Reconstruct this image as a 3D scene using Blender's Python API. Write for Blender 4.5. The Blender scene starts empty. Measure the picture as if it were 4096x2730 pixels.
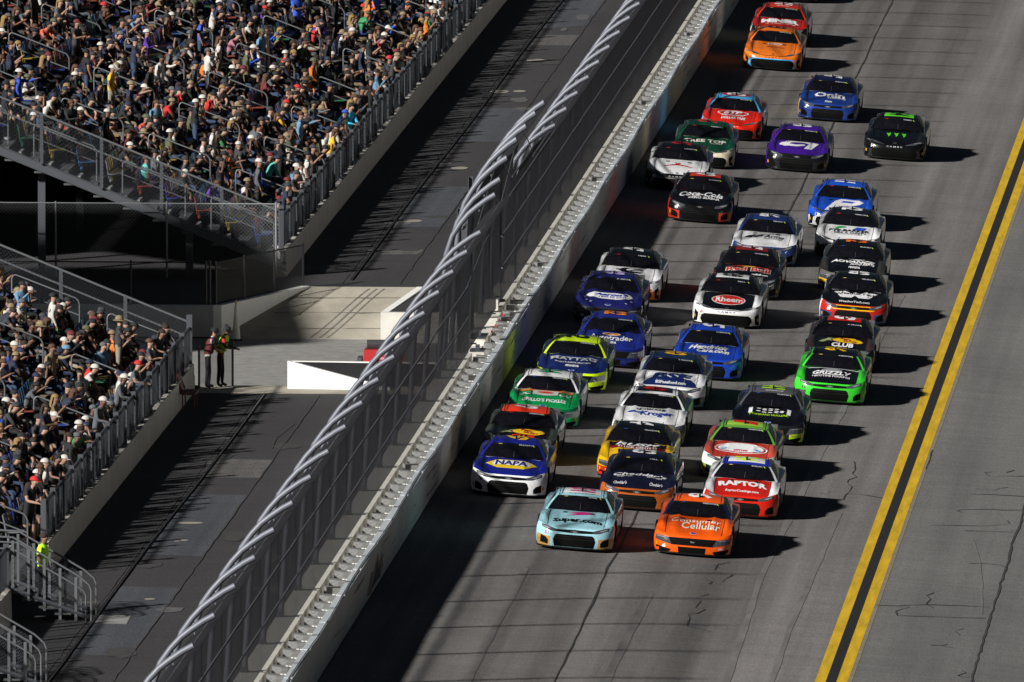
import bpy, bmesh, math, random
import numpy as np
from mathutils import Vector, Matrix
from mathutils.bvhtree import BVHTree

R = math.radians
rnd = random.Random(11)
scene = bpy.context.scene
COL = scene.collection

# ------------------------------------------------------------------ camera
# world: X across the track (0 = foot of the outer crash barrier, + towards the infield),
# Y along the track away from the camera, Z up; the racing surface falls by TB per metre of X
TB = 0.0769
BANK = math.atan(TB)
cd = bpy.data.cameras.new('camera'); cam = bpy.data.objects.new('camera', cd); COL.objects.link(cam)
cd.sensor_width = 36.0; cd.lens = 600.0; cd.clip_start = 1.0; cd.clip_end = 3000.0
AZ, EL = 0.0607103, 0.0966466
fwd = Vector((-math.sin(AZ) * math.cos(EL), math.cos(AZ) * math.cos(EL), -math.sin(EL)))
cam.location = (26.272, -400.0, 42.68)
cam.rotation_euler = fwd.to_track_quat('-Z', 'Y').to_euler()
scene.camera = cam

# ------------------------------------------------------------------ light: night, floodlights high on the left behind the camera
SUN_EL, SUN_AZ = R(27.5), R(46.0)     # travel direction: AZ measured from +X towards +Y
sd = Vector((math.cos(SUN_EL) * math.cos(SUN_AZ), math.cos(SUN_EL) * math.sin(SUN_AZ), -math.sin(SUN_EL)))
sl = bpy.data.lights.new('floodlight_sun', 'SUN'); sl.energy = 5.0; sl.angle = R(2.0); sl.color = (1.0, 0.975, 0.93)
so = bpy.data.objects.new('floodlight_sun', sl); COL.objects.link(so)
so.rotation_euler = sd.to_track_quat('-Z', 'Y').to_euler(); so.location = (-120, -120, 110)
world = bpy.data.worlds.new('World'); scene.world = world; world.use_nodes = True
wn = world.node_tree; wn.nodes.clear()
sky = wn.nodes.new('ShaderNodeTexSky'); sky.sky_type = 'NISHITA'; sky.sun_disc = False
sky.sun_elevation = SUN_EL; sky.sun_rotation = math.atan2(-sd.x, -sd.y)
bg = wn.nodes.new('ShaderNodeBackground'); bg.inputs['Strength'].default_value = 0.006
wo = wn.nodes.new('ShaderNodeOutputWorld')
wn.links.new(sky.outputs[0], bg.inputs[0]); wn.links.new(bg.outputs[0], wo.inputs[0])
scene.view_settings.view_transform = 'Standard'; scene.view_settings.look = 'None'
scene.view_settings.exposure = 0.66; scene.view_settings.gamma = 1.0
scene.render.engine = 'CYCLES'
scene.cycles.max_bounces = 6; scene.cycles.diffuse_bounces = 3; scene.cycles.glossy_bounces = 3

# ------------------------------------------------------------------ materials
_m = {}
def srgb(h):
    h = h.lstrip('#'); c = [int(h[i:i + 2], 16) / 255 for i in (0, 2, 4)]
    return tuple(x / 12.92 if x <= .04045 else ((x + .055) / 1.055) ** 2.4 for x in c)
def mat(key, col, rough=.6, metal=0.0, coat=0.0, spec=.5, noise=0.0, nscale=6.0, nstretch=(1, 1, 1), bump=0.0, rvar=0.0):
    if key in _m: return _m[key]
    if isinstance(col, str): col = srgb(col)
    m = bpy.data.materials.new(key); m.use_nodes = True; nt = m.node_tree
    b = nt.nodes['Principled BSDF']; b.inputs['Base Color'].default_value = (*col, 1)
    b.inputs['Roughness'].default_value = rough; b.inputs['Metallic'].default_value = metal
    b.inputs['Coat Weight'].default_value = coat; b.inputs['Coat Roughness'].default_value = .08
    b.inputs['Specular IOR Level'].default_value = spec
    if noise or bump or rvar:
        tc = nt.nodes.new('ShaderNodeTexCoord'); mp = nt.nodes.new('ShaderNodeMapping'); mp.inputs['Scale'].default_value = nstretch
        nz = nt.nodes.new('ShaderNodeTexNoise'); nz.inputs['Scale'].default_value = nscale; nz.inputs['Detail'].default_value = 6
        nz.inputs['Roughness'].default_value = .65
        nt.links.new(tc.outputs['Object'], mp.inputs[0]); nt.links.new(mp.outputs[0], nz.inputs['Vector'])
        if noise:
            rp = nt.nodes.new('ShaderNodeValToRGB'); rp.color_ramp.elements[0].position = .3; rp.color_ramp.elements[1].position = .72
            lo = tuple(max(0, c * (1 - noise)) for c in col); hi = tuple(min(1, c * (1 + noise * .6)) for c in col)
            rp.color_ramp.elements[0].color = (*lo, 1); rp.color_ramp.elements[1].color = (*hi, 1)
            nt.links.new(nz.outputs['Fac'], rp.inputs[0]); nt.links.new(rp.outputs[0], b.inputs['Base Color'])
        if rvar:
            mr = nt.nodes.new('ShaderNodeMapRange'); mr.inputs['To Min'].default_value = max(.02, rough - rvar); mr.inputs['To Max'].default_value = rough + rvar
            nt.links.new(nz.outputs['Fac'], mr.inputs[0]); nt.links.new(mr.outputs[0], b.inputs['Roughness'])
        if bump:
            bp = nt.nodes.new('ShaderNodeBump'); bp.inputs['Strength'].default_value = bump; bp.inputs['Distance'].default_value = .02
            nt.links.new(nz.outputs['Fac'], bp.inputs['Height']); nt.links.new(bp.outputs[0], b.inputs['Normal'])
    _m[key] = m
    return m
def asphalt(key, base, streak=.25, grain=.35, sx=1.0):
    if key in _m: return _m[key]
    m = bpy.data.materials.new(key); m.use_nodes = True; nt = m.node_tree; N = nt.nodes; Lk = nt.links
    b = N['Principled BSDF']; b.inputs['Roughness'].default_value = .82; b.inputs['Specular IOR Level'].default_value = .25
    tc = N.new('ShaderNodeTexCoord')
    def nz(scale, st, det=5):
        mp = N.new('ShaderNodeMapping'); mp.inputs['Scale'].default_value = st
        n = N.new('ShaderNodeTexNoise'); n.inputs['Scale'].default_value = scale; n.inputs['Detail'].default_value = det; n.inputs['Roughness'].default_value = .6
        Lk.new(tc.outputs['Object'], mp.inputs[0]); Lk.new(mp.outputs[0], n.inputs['Vector']); return n
    def rng(n, lo, hi, a=.3, c=.7):
        r = N.new('ShaderNodeMapRange'); r.inputs['From Min'].default_value = a; r.inputs['From Max'].default_value = c
        r.inputs['To Min'].default_value = lo; r.inputs['To Max'].default_value = hi; Lk.new(n.outputs['Fac'], r.inputs[0]); return r
    def mul(a, c):
        k = N.new('ShaderNodeMath'); k.operation = 'MULTIPLY'; Lk.new(a.outputs[0], k.inputs[0]); Lk.new(c.outputs[0], k.inputs[1]); return k
    lane = rng(nz(1.1 * sx, (1, .012, 1)), 1 - streak, 1 + streak * .5)        # rubbered-in lanes along the track
    blot = rng(nz(.25, (1, .35, 1)), .86, 1.1)
    gr = rng(nz(28, (1, .12, 1), 3), 1 - grain, 1 + grain * .6)
    cross = rng(nz(3.0, (.05, .8, 1), 3), .9, 1.05)
    v = mul(mul(lane, blot), mul(gr, cross))
    vm = N.new('ShaderNodeVectorMath'); vm.operation = 'SCALE'; vm.inputs[0].default_value = base
    Lk.new(v.outputs[0], vm.inputs['Scale']); Lk.new(vm.outputs[0], b.inputs['Base Color'])
    _m[key] = m
    return m
ASPH = asphalt('track_asphalt', (.168, .158, .153), .42, .22)
APRON = asphalt('apron_asphalt', (.150, .145, .143), .20, .20)
ROAD = asphalt('road_asphalt', (.042, .040, .042), .20, .30, .6)
PATCH = asphalt('road_patch', (.062, .065, .077), .25, .35, 1.5)
PATCH2 = asphalt('road_patch_light', (.095, .09, .088), .3, .4, 1.5)
CRACK = mat('crack_sealant', (.040, .038, .038), .7, noise=.4, nscale=3)
YEL = mat('yellow_paint', (.60, .375, .012), .6, noise=.30, nscale=2.2, nstretch=(3, .25, 1))
BLKP = mat('black_paint', (.014, .013, .013), .6, noise=.3, nscale=5)
TANP = mat('worn_tan_edge', (.21, .175, .125), .8, noise=.3, nscale=4)
CONC = mat('concrete', (.35, .318, .258), .85, noise=.28, nscale=.9, nstretch=(1, .4, 1), bump=.1)
CONCG = mat('concrete_grey', (.215, .21, .20), .85, noise=.35, nscale=2.5, bump=.15)
CONCD = mat('concrete_stand', (.40, .375, .335), .5, noise=.22, nscale=1.2)
WHITEW = mat('white_wall_paint', (.78, .78, .75), .6, noise=.08, nscale=3)
BARF = mat('barrier_white', (.86, .83, .76), .55, spec=.15, noise=.14, nscale=1.0, nstretch=(1, .5, 2))
BART = mat('barrier_top', (.58, .62, .65), .45, noise=.12, nscale=2.5)
FOAM = mat('foam_grey', (.17, .17, .168), .85, noise=.15, nscale=3)
GALV = mat('galvanised', (.115, .122, .148), .5, metal=.1, noise=.12, nscale=3)
WIRE = mat('fence_wire', (.020, .020, .025), .5, metal=.1)
CABLE = mat('steel_cable', (.10, .10, .11), .6, metal=.3)
BLK = mat('black_steel', (.012, .012, .014), .45)
GREYS = mat('grey_steel', (.058, .063, .074), .5, metal=.2)
RAIL = mat('rail_steel', (.10, .104, .112), .45, metal=.2)
TREAD = mat('tread_metal', (.075, .078, .082), .6, metal=.3, noise=.2, nscale=2)
DARK = mat('dark_under', (.01, .01, .011), .9)
DIRT = mat('dark_ground', (.03, .029, .028), .9, noise=.3, nscale=.8)

# ------------------------------------------------------------------ mesh helpers
class MB:
    def __init__(s): s.v = []; s.f = []; s.m = []
    def add(s, verts, faces, mi=0):
        o = len(s.v); s.v += [tuple(p) for p in verts]; s.f += [tuple(i + o for i in f) for f in faces]; s.m += [mi] * len(faces)
    def box(s, x0, x1, y0, y1, z0, z1, mi=0):
        v = [(x, y, z) for z in (z0, z1) for y in (y0, y1) for x in (x0, x1)]
        s.add(v, [(0, 2, 3, 1), (4, 5, 7, 6), (0, 1, 5, 4), (2, 6, 7, 3), (0, 4, 6, 2), (1, 3, 7, 5)], mi)
    def hexa(s, bot, top, mi=0):      # four points below, four above, same order
        n = len(bot); v = list(bot) + list(top)
        s.add(v, [tuple(range(n))[::-1], tuple(range(n, 2 * n))] + [(i, (i + 1) % n, n + (i + 1) % n, n + i) for i in range(n)], mi)
    def tube(s, pts, r, n=6, mi=0, cap=True):
        pts = [Vector(p) for p in pts]; rs = r if isinstance(r, (list, tuple)) else [r] * len(pts)
        o = len(s.v); up = Vector((0, 0, 1)); a = None
        for i, p in enumerate(pts):
            d = (pts[min(i + 1, len(pts) - 1)] - pts[max(i - 1, 0)]).normalized()
            if a is None: a = d.cross(up if abs(d.z) < .9 else Vector((1, 0, 0))).normalized()
            else: a = (a - d * a.dot(d)).normalized()
            b = d.cross(a)
            for k in range(n):
                t = 2 * math.pi * k / n; s.v.append(tuple(p + (a * math.cos(t) + b * math.sin(t)) * rs[i]))
        for i in range(len(pts) - 1):
            for k in range(n):
                k2 = (k + 1) % n; s.f.append((o + i * n + k, o + i * n + k2, o + (i + 1) * n + k2, o + (i + 1) * n + k)); s.m.append(mi)
        if cap:
            s.f.append(tuple(o + k for k in range(n))[::-1]); s.m.append(mi)
            s.f.append(tuple(o + (len(pts) - 1) * n + k for k in range(n))); s.m.append(mi)
    def grid(s, rows, mi=0, flip=False):
        o = len(s.v); nr = len(rows); nc = len(rows[0])
        for r in rows: s.v += [tuple(p) for p in r]
        for i in range(nr - 1):
            for j in range(nc - 1):
                q = (o + i * nc + j, o + i * nc + j + 1, o + (i + 1) * nc + j + 1, o + (i + 1) * nc + j)
                s.f.append(q[::-1] if flip else q); s.m.append(mi)
    def mesh(s, name, mats, smooth=False, sharp=None):
        me = bpy.data.meshes.new(name); me.from_pydata(s.v, [], s.f)
        for x in (mats if isinstance(mats, (list, tuple)) else [mats]): me.materials.append(x)
        if s.m: me.polygons.foreach_set('material_index', s.m)
        if smooth:
            me.polygons.foreach_set('use_smooth', [True] * len(me.polygons))
            if sharp: me.set_sharp_from_angle(angle=R(sharp))
        me.update(); return me
    def build(s, name, mats, parent=None, smooth=False, sharp=None):
        return link(name, s.mesh(name, mats, smooth, sharp), parent)
def link(name, me, parent=None):
    o = bpy.data.objects.new(name, me); COL.objects.link(o)
    if parent is not None: o.parent = parent
    return o
def tag(o, label=None, cat=None, group=None, kind=None):
    if label: o['label'] = label
    if cat: o['category'] = cat
    if group: o['group'] = group
    if kind: o['kind'] = kind
    return o
def empty(name, loc=(0, 0, 0), label=None, cat=None, group=None):
    o = bpy.data.objects.new(name, None); COL.objects.link(o); o.location = loc; o.empty_display_size = .2
    return tag(o, label, cat, group)
def dup(o, parent=None, loc=None):
    c = o.copy(); COL.objects.link(c); c.parent = parent
    if loc is not None: c.location = loc
    return c
def np_mesh(name, V, F, m):
    me = bpy.data.meshes.new(name); nF, k = F.shape
    me.vertices.add(len(V)); me.vertices.foreach_set('co', V.astype(np.float32).ravel())
    me.loops.add(nF * k); me.loops.foreach_set('vertex_index', F.astype(np.int32).ravel())
    me.polygons.add(nF); me.polygons.foreach_set('loop_start', np.arange(0, nF * k, k, dtype=np.int32))
    me.update(calc_edges=True); me.materials.append(m); return me
def wire_mesh(profile, y0, y1, cell, r):
    """chain link over a profile (x, z) swept along Y: two families of diagonal wires, triangular section"""
    P = np.array(profile, float); s = np.concatenate([[0], np.cumsum(np.hypot(*np.diff(P, axis=0).T))]); Ltot = s[-1]
    Vs, Fs, off = [], [], 0
    for sg in (1, -1):
        st = np.arange(y0 - Ltot, y1 + Ltot, cell)
        for a in st:
            ya, yb = a, a + sg * Ltot
            lo, hi = 0.0, Ltot
            if sg > 0: lo = max(0, y0 - a); hi = min(Ltot, y1 - a)
            else: lo = max(0, a - y1); hi = min(Ltot, a - y0)
            if hi - lo < .05: continue
            ss = np.concatenate([[lo], s[(s > lo + .01) & (s < hi - .01)], [hi]])
            x = np.interp(ss, s, P[:, 0]); z = np.interp(ss, s, P[:, 1]); y = a + sg * ss
            n = len(ss); C = np.stack([x, y, z], 1)
            ring = np.array([(r, 0, 0), (-.5 * r, .7 * r * sg, -.6 * r), (-.5 * r, -.7 * r * sg, .6 * r)])
            Vs.append((C[:, None, :] + ring[None]).reshape(-1, 3))
            i = np.arange(n - 1)[:, None] * 3
            for k in range(3):
                k2 = (k + 1) % 3; Fs.append(np.concatenate([i + k, i + k2, i + 3 + k2, i + 3 + k], 1) + off)
            off += n * 3
    return np.concatenate(Vs), np.concatenate(Fs)
def panel_wires(o, du, dv, cell, r):
    """chain link on a parallelogram o + a*du + b*dv"""
    o, du, dv = Vector(o), Vector(du), Vector(dv); lu, lv = du.length, dv.length; U, Vv = du / lu, dv / lv; nn = U.cross(Vv).normalized()
    mb = MB()
    for sg in (1, -1):
        a = -lv
        while a < lu + lv:
            lo, hi = (max(0, -a), min(lv, lu - a)) if sg > 0 else (max(0, a - lu), min(lv, a))
            if hi - lo > .03:
                p = o + U * (a + sg * lo) + Vv * lo; q = o + U * (a + sg * hi) + Vv * hi
                d = (q - p).normalized(); e = d.cross(nn)
                ring = [nn * r, nn * -.5 * r + e * .87 * r, nn * -.5 * r - e * .87 * r]
                mb.add([p + w for w in ring] + [q + w for w in ring], [(0, 1, 4, 3), (1, 2, 5, 4), (2, 0, 3, 5)])
            a += cell
    return mb
def trk(x, y, h=0.0): return (x + h * math.sin(BANK), y, -TB * x + h * math.cos(BANK))

# ------------------------------------------------------------------ ground and racing surface
def sheet(name, x0, x1, y0, y1, h, m, nx=2, ny=2, fn=trk, kind='structure', parent=None):
    mb = MB(); mb.grid([[fn(x0 + (x1 - x0) * i / nx, y0 + (y1 - y0) * j / ny, h) for i in range(nx + 1)] for j in range(ny + 1)])
    o = mb.build(name, m, parent)
    if kind and parent is None: tag(o, kind=kind)
    return o
flat = lambda x, y, h=0.0: (x, y, h)
sheet('ground', -900, 900, -800, 1600, -6.0, DIRT, fn=flat)
track = sheet('race_track', -0.95, 10.5, -140, 420, 0.0, ASPH, 4, 40)
apron = sheet('apron', 10.5, 70, -140, 420, 0.0, APRON, 4, 40)
track['label'] = 'dark grey banked asphalt racing surface'; apron['label'] = 'grey asphalt apron inside the double yellow line'
tag(sheet('yellow_line', 10.37, 10.60, -140, 420, .006, YEL, 1, 2), 'outer stripe of the double yellow line', 'line')
tag(sheet('yellow_line', 10.83, 11.07, -140, 420, .006, YEL, 1, 2), 'inner stripe of the double yellow line', 'line')
tag(sheet('black_line', 10.60, 10.83, -140, 420, .004, BLKP, 1, 2), 'black band between the two yellow stripes', 'line')
tag(sheet('worn_line_edge', 11.07, 11.16, -140, 420, .004, TANP, 1, 2), 'worn tan edge inside the yellow line', 'line')
for n in ('yellow_line', 'yellow_line.001', 'black_line', 'worn_line_edge'):
    o = bpy.data.objects.get(n)
    if o: o['kind'] = 'structure'; del o['category']
def ribbon(mb, pts, w, h=.009, jit=.35):
    L, Rr = [], []
    for i, p in enumerate(pts):
        a, b = pts[max(i - 1, 0)], pts[min(i + 1, len(pts) - 1)]
        dx, dy = b[0] - a[0], (b[1] - a[1]); l = math.hypot(dx, dy) or 1
        ww = w * (1 + rnd.uniform(-jit, jit)); nx, ny = -dy / l * ww / 2, dx / l * ww / 2
        L.append(trk(p[0] + nx, p[1] + ny * 3, h)); Rr.append(trk(p[0] - nx, p[1] - ny * 3, h))
    mb.grid([L, Rr])
def wobble(pts, step=1.0, amp=.03):
    out = []
    for (a, b) in zip(pts[:-1], pts[1:]):
        n = max(1, int(math.hypot(b[0] - a[0], b[1] - a[1]) / step))
        for i in range(n):
            t = i / n; out.append((a[0] + (b[0] - a[0]) * t + rnd.uniform(-amp, amp), a[1] + (b[1] - a[1]) * t))
    out.append(pts[-1]); return out
seam = MB()
ribbon(seam, wobble([(4.87, -140), (4.89, -23.5), (4.86, -20), (4.84, -15.8), (4.80, -10.6), (4.85, -7.7), (4.84, -2.9), (4.85, 1.0), (4.85, 80), (4.88, 86), (4.85, 94), (4.87, 110), (4.83, 128), (4.85, 136), (4.78, 148), (4.8, 160), (4.8, 420)], 1.5, .018), .045)
ribbon(seam, wobble([(13.77, 60), (13.77, 9.2), (13.78, 4.8), (13.72, 1.2), (13.76, -3.3), (13.73, -7.1), (13.73, -12.6), (13.71, -15.9), (13.71, -24), (13.75, -60)], .8, .02), .05)
CR = [[(9.37, 16.71), (9.47, 14.68), (9.43, 13.95), (9.57, 13.2), (9.4, 12.37), (9.41, 11.69), (9.53, 10.93), (9.52, 9.9), (9.46, 8.83), (9.46, 7.98)],
 [(9.45, 9.15), (9.72, 9.37), (10.01, 9.26), (10.36, 8.94)], [(8.86, 8.97), (9.03, 8.83), (9.07, 9.54)], [(11.13, 20.96), (11.14, 18.11), (11.14, 16.17)],
 [(12.77, 16.96), (12.56, 16.62), (12.75, 15.73), (12.94, 16.12), (13.54, 16.53)], [(13.09, 17.05), (13.26, 17.7)],
 [(12.47, 12.74), (12.62, 12.68), (12.91, 12.74), (13.03, 13.28), (13.24, 13.68)], [(12.37, 11.46), (12.8, 11.72), (13.68, 11.94)],
 [(13.78, 8.9), (13.26, 8.49), (12.91, 8.42), (12.28, 7.83), (12.22, 7.45), (12.37, 7.23)], [(11.7, 3.88), (12.33, 4.31), (13.03, 4.75), (13.53, 5.63), (13.46, 6.24)],
 [(12.54, 3.32), (13.07, 3.56), (13.69, 3.91)], [(11.1, -13.57), (11.6, -13.41), (11.92, -12.95), (12.25, -12.65), (12.91, -12.33), (13.65, -12.09)],
 [(12.29, -10.14), (12.15, -10.86), (12.27, -11.53), (12.19, -12.51), (12.4, -13.26)],
 [(11.87, -13.36), (11.66, -14.06), (11.59, -14.47), (11.64, -15.33), (11.87, -15.22), (12.66, -14.87), (13.62, -14.4)],
 [(13.2, -16.8), (13.02, -17.35), (13.16, -18.07)], [(12.58, -20.48), (12.83, -20.42), (13.14, -20.72)], [(12.83, -20.5), (12.95, -20.04)],
 [(13.44, -24.8), (13.55, -25.15), (13.37, -25.85), (13.52, -26.02), (13.72, -26.02), (13.77, -26.77)], [(12.88, -3.55), (13.29, -3.3), (13.61, -3.38), (13.78, -3.88)],
 [(7.46, -7.46), (7.22, -8.12), (7.21, -9.38), (7.41, -10.01)], [(7.65, -9.98), (7.53, -11.01), (7.49, -11.5)], [(7.1, -11.33), (7.26, -11.68), (7.21, -12.17)],
 [(7.14, -14.83), (7.31, -14.24)], [(7.21, -15.54), (7.15, -17.09), (7.39, -17.21), (7.24, -18.22), (7.05, -18.37), (7.12, -19.2), (7.13, -20.68), (7.52, -21.13), (7.74, -21.5)]]
for c in CR: ribbon(seam, wobble(c, .6, .012), .023, jit=.7)
tag(seam.build('sealed_cracks', CRACK, track), kind='stuff')

# ------------------------------------------------------------------ outer wall: concrete wall, crash barrier with foam blocks
Y0, Y1 = -66.0, 205.0
GA, GB = 26.0, 38.2       # crossover gate in the concrete wall
WALLP = mat('aged_wall_paint', (.52, .50, .455), .75, noise=.15, nscale=2)
wall = empty('concrete_wall', (-1, 0, 0), 'white concrete outer wall carrying the tall catch fence', 'wall')
def wall_piece(y0, y1, zt=1.0):
    mb = MB(); mb.hexa([(-.66, y0, -.5), (-.66, y1, -.5), (-1.22, y1, -.5), (-1.22, y0, -.5)], [(-.62, y0, zt), (-.62, y1, zt), (-1.16, y1, zt), (-1.16, y0, zt)])
    o = mb.build('wall_section', WALLP, None); o.parent = wall; o.matrix_parent_inverse = Matrix.Translation((1, 0, 0)); return o
y = Y0
while y < Y1:
    a, b = y, min(y + 6.1, Y1)
    if b <= GA or a >= GB: wall_piece(a + .006, b - .006)
    else:
        if a < GA: wall_piece(a, GA)
        if b > GB: wall_piece(GB, b)
    y += 6.1
# gate leaf: lower white blocks at the opening
for a, b, zt in ((GA + .4, GA + 2.2, .62), (GA + 3.1, GB - 2.8, .78), (GB - 2.0, GB - .4, .9)): wall_piece(a, b, zt)

bar = empty('crash_barrier', (0, 0, 0), 'long white steel crash barrier with grey foam blocks behind it', 'barrier')
yy = Y0; k = 0
while yy < Y1:
    a, b = yy + .01, yy + 5.2 - .01; mb = MB()
    for t in range(4):       # four stacked rectangular tubes
        h0, h1 = .03 + t * .26, .03 + t * .26 + .256
        mb.hexa([trk(-.15, a, h0), trk(0, a, h0), trk(0, b, h0), trk(-.15, b, h0)], [trk(-.15, a, h1), trk(0, a, h1), trk(0, b, h1), trk(-.15, b, h1)])
    mb.build('tube_panel', BARF, bar)
    mb = MB(); mb.hexa([trk(-.17, a, 1.072), trk(.012, a, 1.072), trk(.012, b, 1.072), trk(-.17, b, 1.072)], [trk(-.17, a, 1.084), trk(.012, a, 1.084), trk(.012, b, 1.084), trk(-.17, b, 1.084)])
    mb.build('cap_plate', BART, bar)
    mb = MB(); mb.hexa([trk(-.172, b - .12, 1.09), trk(.014, b - .12, 1.09), trk(.014, b + .12, 1.09), trk(-.172, b + .12, 1.09)], [trk(-.172, b - .12, 1.105), trk(.014, b - .12, 1.105), trk(.014, b + .12, 1.105), trk(-.172, b + .12, 1.105)])
    mb.build('splice_plate', BART, bar)
    yy += 5.2
mb = MB(); pts = []; t = Y0
while t < Y1: pts.append(trk(-.03 + .025 * math.sin(t * .31) + rnd.uniform(-.006, .006), t, 1.105)); t += .8
mb.tube(pts, .013, 5); mb.build('loose_cable', CABLE, bar)
SCUF = mat('tyre_scuff', (.10, .095, .09), .7, noise=.5, nscale=4)
SCUF2 = mat('paint_scuff', (.42, .36, .28), .7, noise=.4, nscale=3)
sr = random.Random(8)
for i in range(60):
    y = sr.uniform(-45, 150); l = sr.uniform(.5, 4.5); h = sr.uniform(.15, .95); w = sr.uniform(.01, .06); sl_ = sr.uniform(-.06, .06)
    mb = MB(); mb.grid([[trk(.004, y + l * t, h + sl_ * t + q * w * math.sin(math.pi * min(.97, t + .03))) for q in (-.5, .5)] for t in np.linspace(0, 1, 6)]); mb.build('scuff', SCUF if sr.random() < .5 else SCUF2, bar)
mb = MB(); mb.add([trk(.006, y, h) for y, h in [(-21.5, .15), (-20.6, .62), (-19.6, .50), (-18.8, .86), (-17.9, .55), (-17.2, .70), (-16.4, .30), (-17.0, .10), (-19, .22), (-20.2, .06)]], [tuple(range(10))]); mb.build('impact_damage', SCUF2, bar)
mb = MB(); mb.add([trk(.009, y, h) for y, h in [(-20.2, .20), (-19.3, .40), (-18.6, .70), (-18.2, .40), (-17.4, .45), (-17.6, .18), (-18.9, .15)]], [tuple(range(7))]); mb.build('impact_damage', SCUF, bar)
# foam blocks
mb = MB()
fx = [(-.61, -.14), (-.57, -.17), (-.40, -.21), (-.24, -.17), (-.19, -.14)]
bot = [trk(x, y, .05) for x, y in fx] + [trk(-.19, .16, .05), trk(-.61, .16, .05)]
top = [trk(x, y, .965) for x, y in fx] + [trk(-.19, .16, .965), trk(-.61, .16, .965)]
mb.hexa(bot, top)
foam_me = mb.mesh('foam_block', FOAM)
mb = MB()
for xa, xb in ((-.33, -.28), (-.26, -.20)):
    mb.hexa([trk(xa, -.02, .968), trk(xb, -.02, .968), trk(xb, .06, .968), trk(xa, .06, .968)], [trk(xa, -.02, .985), trk(xb, -.02, .985), trk(xb, .06, .985), trk(xa, .06, .985)])
strap_me = mb.mesh('strap_plate', WHITEW)
t = Y0 + .7; FOAMS = []
while t < Y1 - 1:
    dz = rnd.uniform(-.015, .015)
    if not (30.2 < t < 31.9):
        f = link('foam_block', foam_me, bar); f.location = (rnd.uniform(-.012, .012), t, dz - (.10 if 26 < t < 30 else 0)); FOAMS.append(f)
        s_ = link('strap_plate', strap_me, f)
    t += 1.53

# ------------------------------------------------------------------ catch fence
fence = empty('catch_fence', (-1.06, 0, 1), 'tall catch fence of curved grey posts, wire mesh and cables', 'fence')
PROF = [(-1.06, 1.0), (-1.00, 1.8), (-.95, 2.6), (-.90, 3.3), (-.85, 3.8), (-.70, 4.22), (-.50, 4.50), (-.30, 4.72), (-.08, 4.89), (.14, 5.04), (.36, 5.16)]
def place(o): o.parent = fence; o.matrix_parent_inverse = Matrix.Translation((1.06, 0, -1)); return o
mb = MB(); mb.tube([(x, 0, z) for x, z in PROF], .066, 12)
for x, z in (PROF[6], PROF[8]):
    mb.box(x + .03, x + .055, -.02, .02, z - .11, z - .06)
post_me = mb.mesh('post', GALV, True, 50)
tall = [(-1.25, .9)] + [(x * 1.06 - .02, 1 + (z - 1) * 1.25) for x, z in PROF[1:]]
mb = MB(); mb.tube([(x, 0, z) for x, z in tall], .075, 10); tall_me = mb.mesh('post', GALV, True, 50)
mb = MB(); mb.box(-1.16, -.66, -.04, .04, 1.002, 1.03); mb.box(-1.1, -.98, -.08, .08, 1.0, 1.12); base_me = mb.mesh('base_bracket', GREYS)
posts = []; py = -38.28 - 5.2 * 7
while py < Y1 + 10:
    if not (17.5 < py < 42): posts.append((py, 0))
    py += 5.2
posts += [(19.4, 1.10), (21.4, 1.15), (24.2, 1.22), (28.2, 1.25), (32.2, 1.25), (36.2, 1.25), (40.0, 1.24)]
for py, k in posts:
    o = place(link('post', post_me)); o.location = (0, py, 1 - k if k else 0); o.scale = (1, 1, k if k else 1); o.rotation_euler = (0, 0, rnd.uniform(-.02, .02))
    bk = link('base_bracket', base_me, o)
MESHP = [(-.73, 1.0), (-.735, 1.8), (-.74, 2.6), (-.735, 3.3), (-.70, 3.72), (-.57, 4.10), (-.38, 4.38), (-.20, 4.59), (.01, 4.77), (.22, 4.92), (.41, 5.04)]
TALLM = [(x * 1.0 - .02, 1 + (z - 1) * 1.25) for x, z in MESHP]
for nm, pr, a, b in (('wire_mesh', MESHP, -80, 25.9), ('wire_mesh', TALLM, 25.9, 46.5), ('wire_mesh', MESHP, 45.5, 215)):
    V, F = wire_mesh(pr, a, b, .085, .0026)
    tag(place(link(nm, np_mesh(nm, V, F, WIRE))), kind='stuff')
S = np.array(MESHP); arc = np.concatenate([[0], np.cumsum(np.hypot(*np.diff(S, axis=0).T))])
for q in (.9, 1.7, 2.5, 3.3, 4.1):
    x, z = np.interp(q, arc, S[:, 0]) + .03, np.interp(q, arc, S[:, 1])
    for a, b in ((-80, 25.9), (39.5, 215)):
        mb = MB(); mb.tube([(x, a + (b - a) * i / 40, z + rnd.uniform(-.012, .012)) for i in range(41)], .028, 6); place(mb.build('cable', CABLE))
    if q > .9:
        mb = MB(); mb.tube([(x * 1.05, 25.9 + 13.6 * i / 10, 1 + (z - 1) * (1 + .25 * math.sin(math.pi * i / 10)) - .12 * math.sin(math.pi * i / 5)) for i in range(11)], .014, 5); place(mb.build('cable', CABLE))
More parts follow.
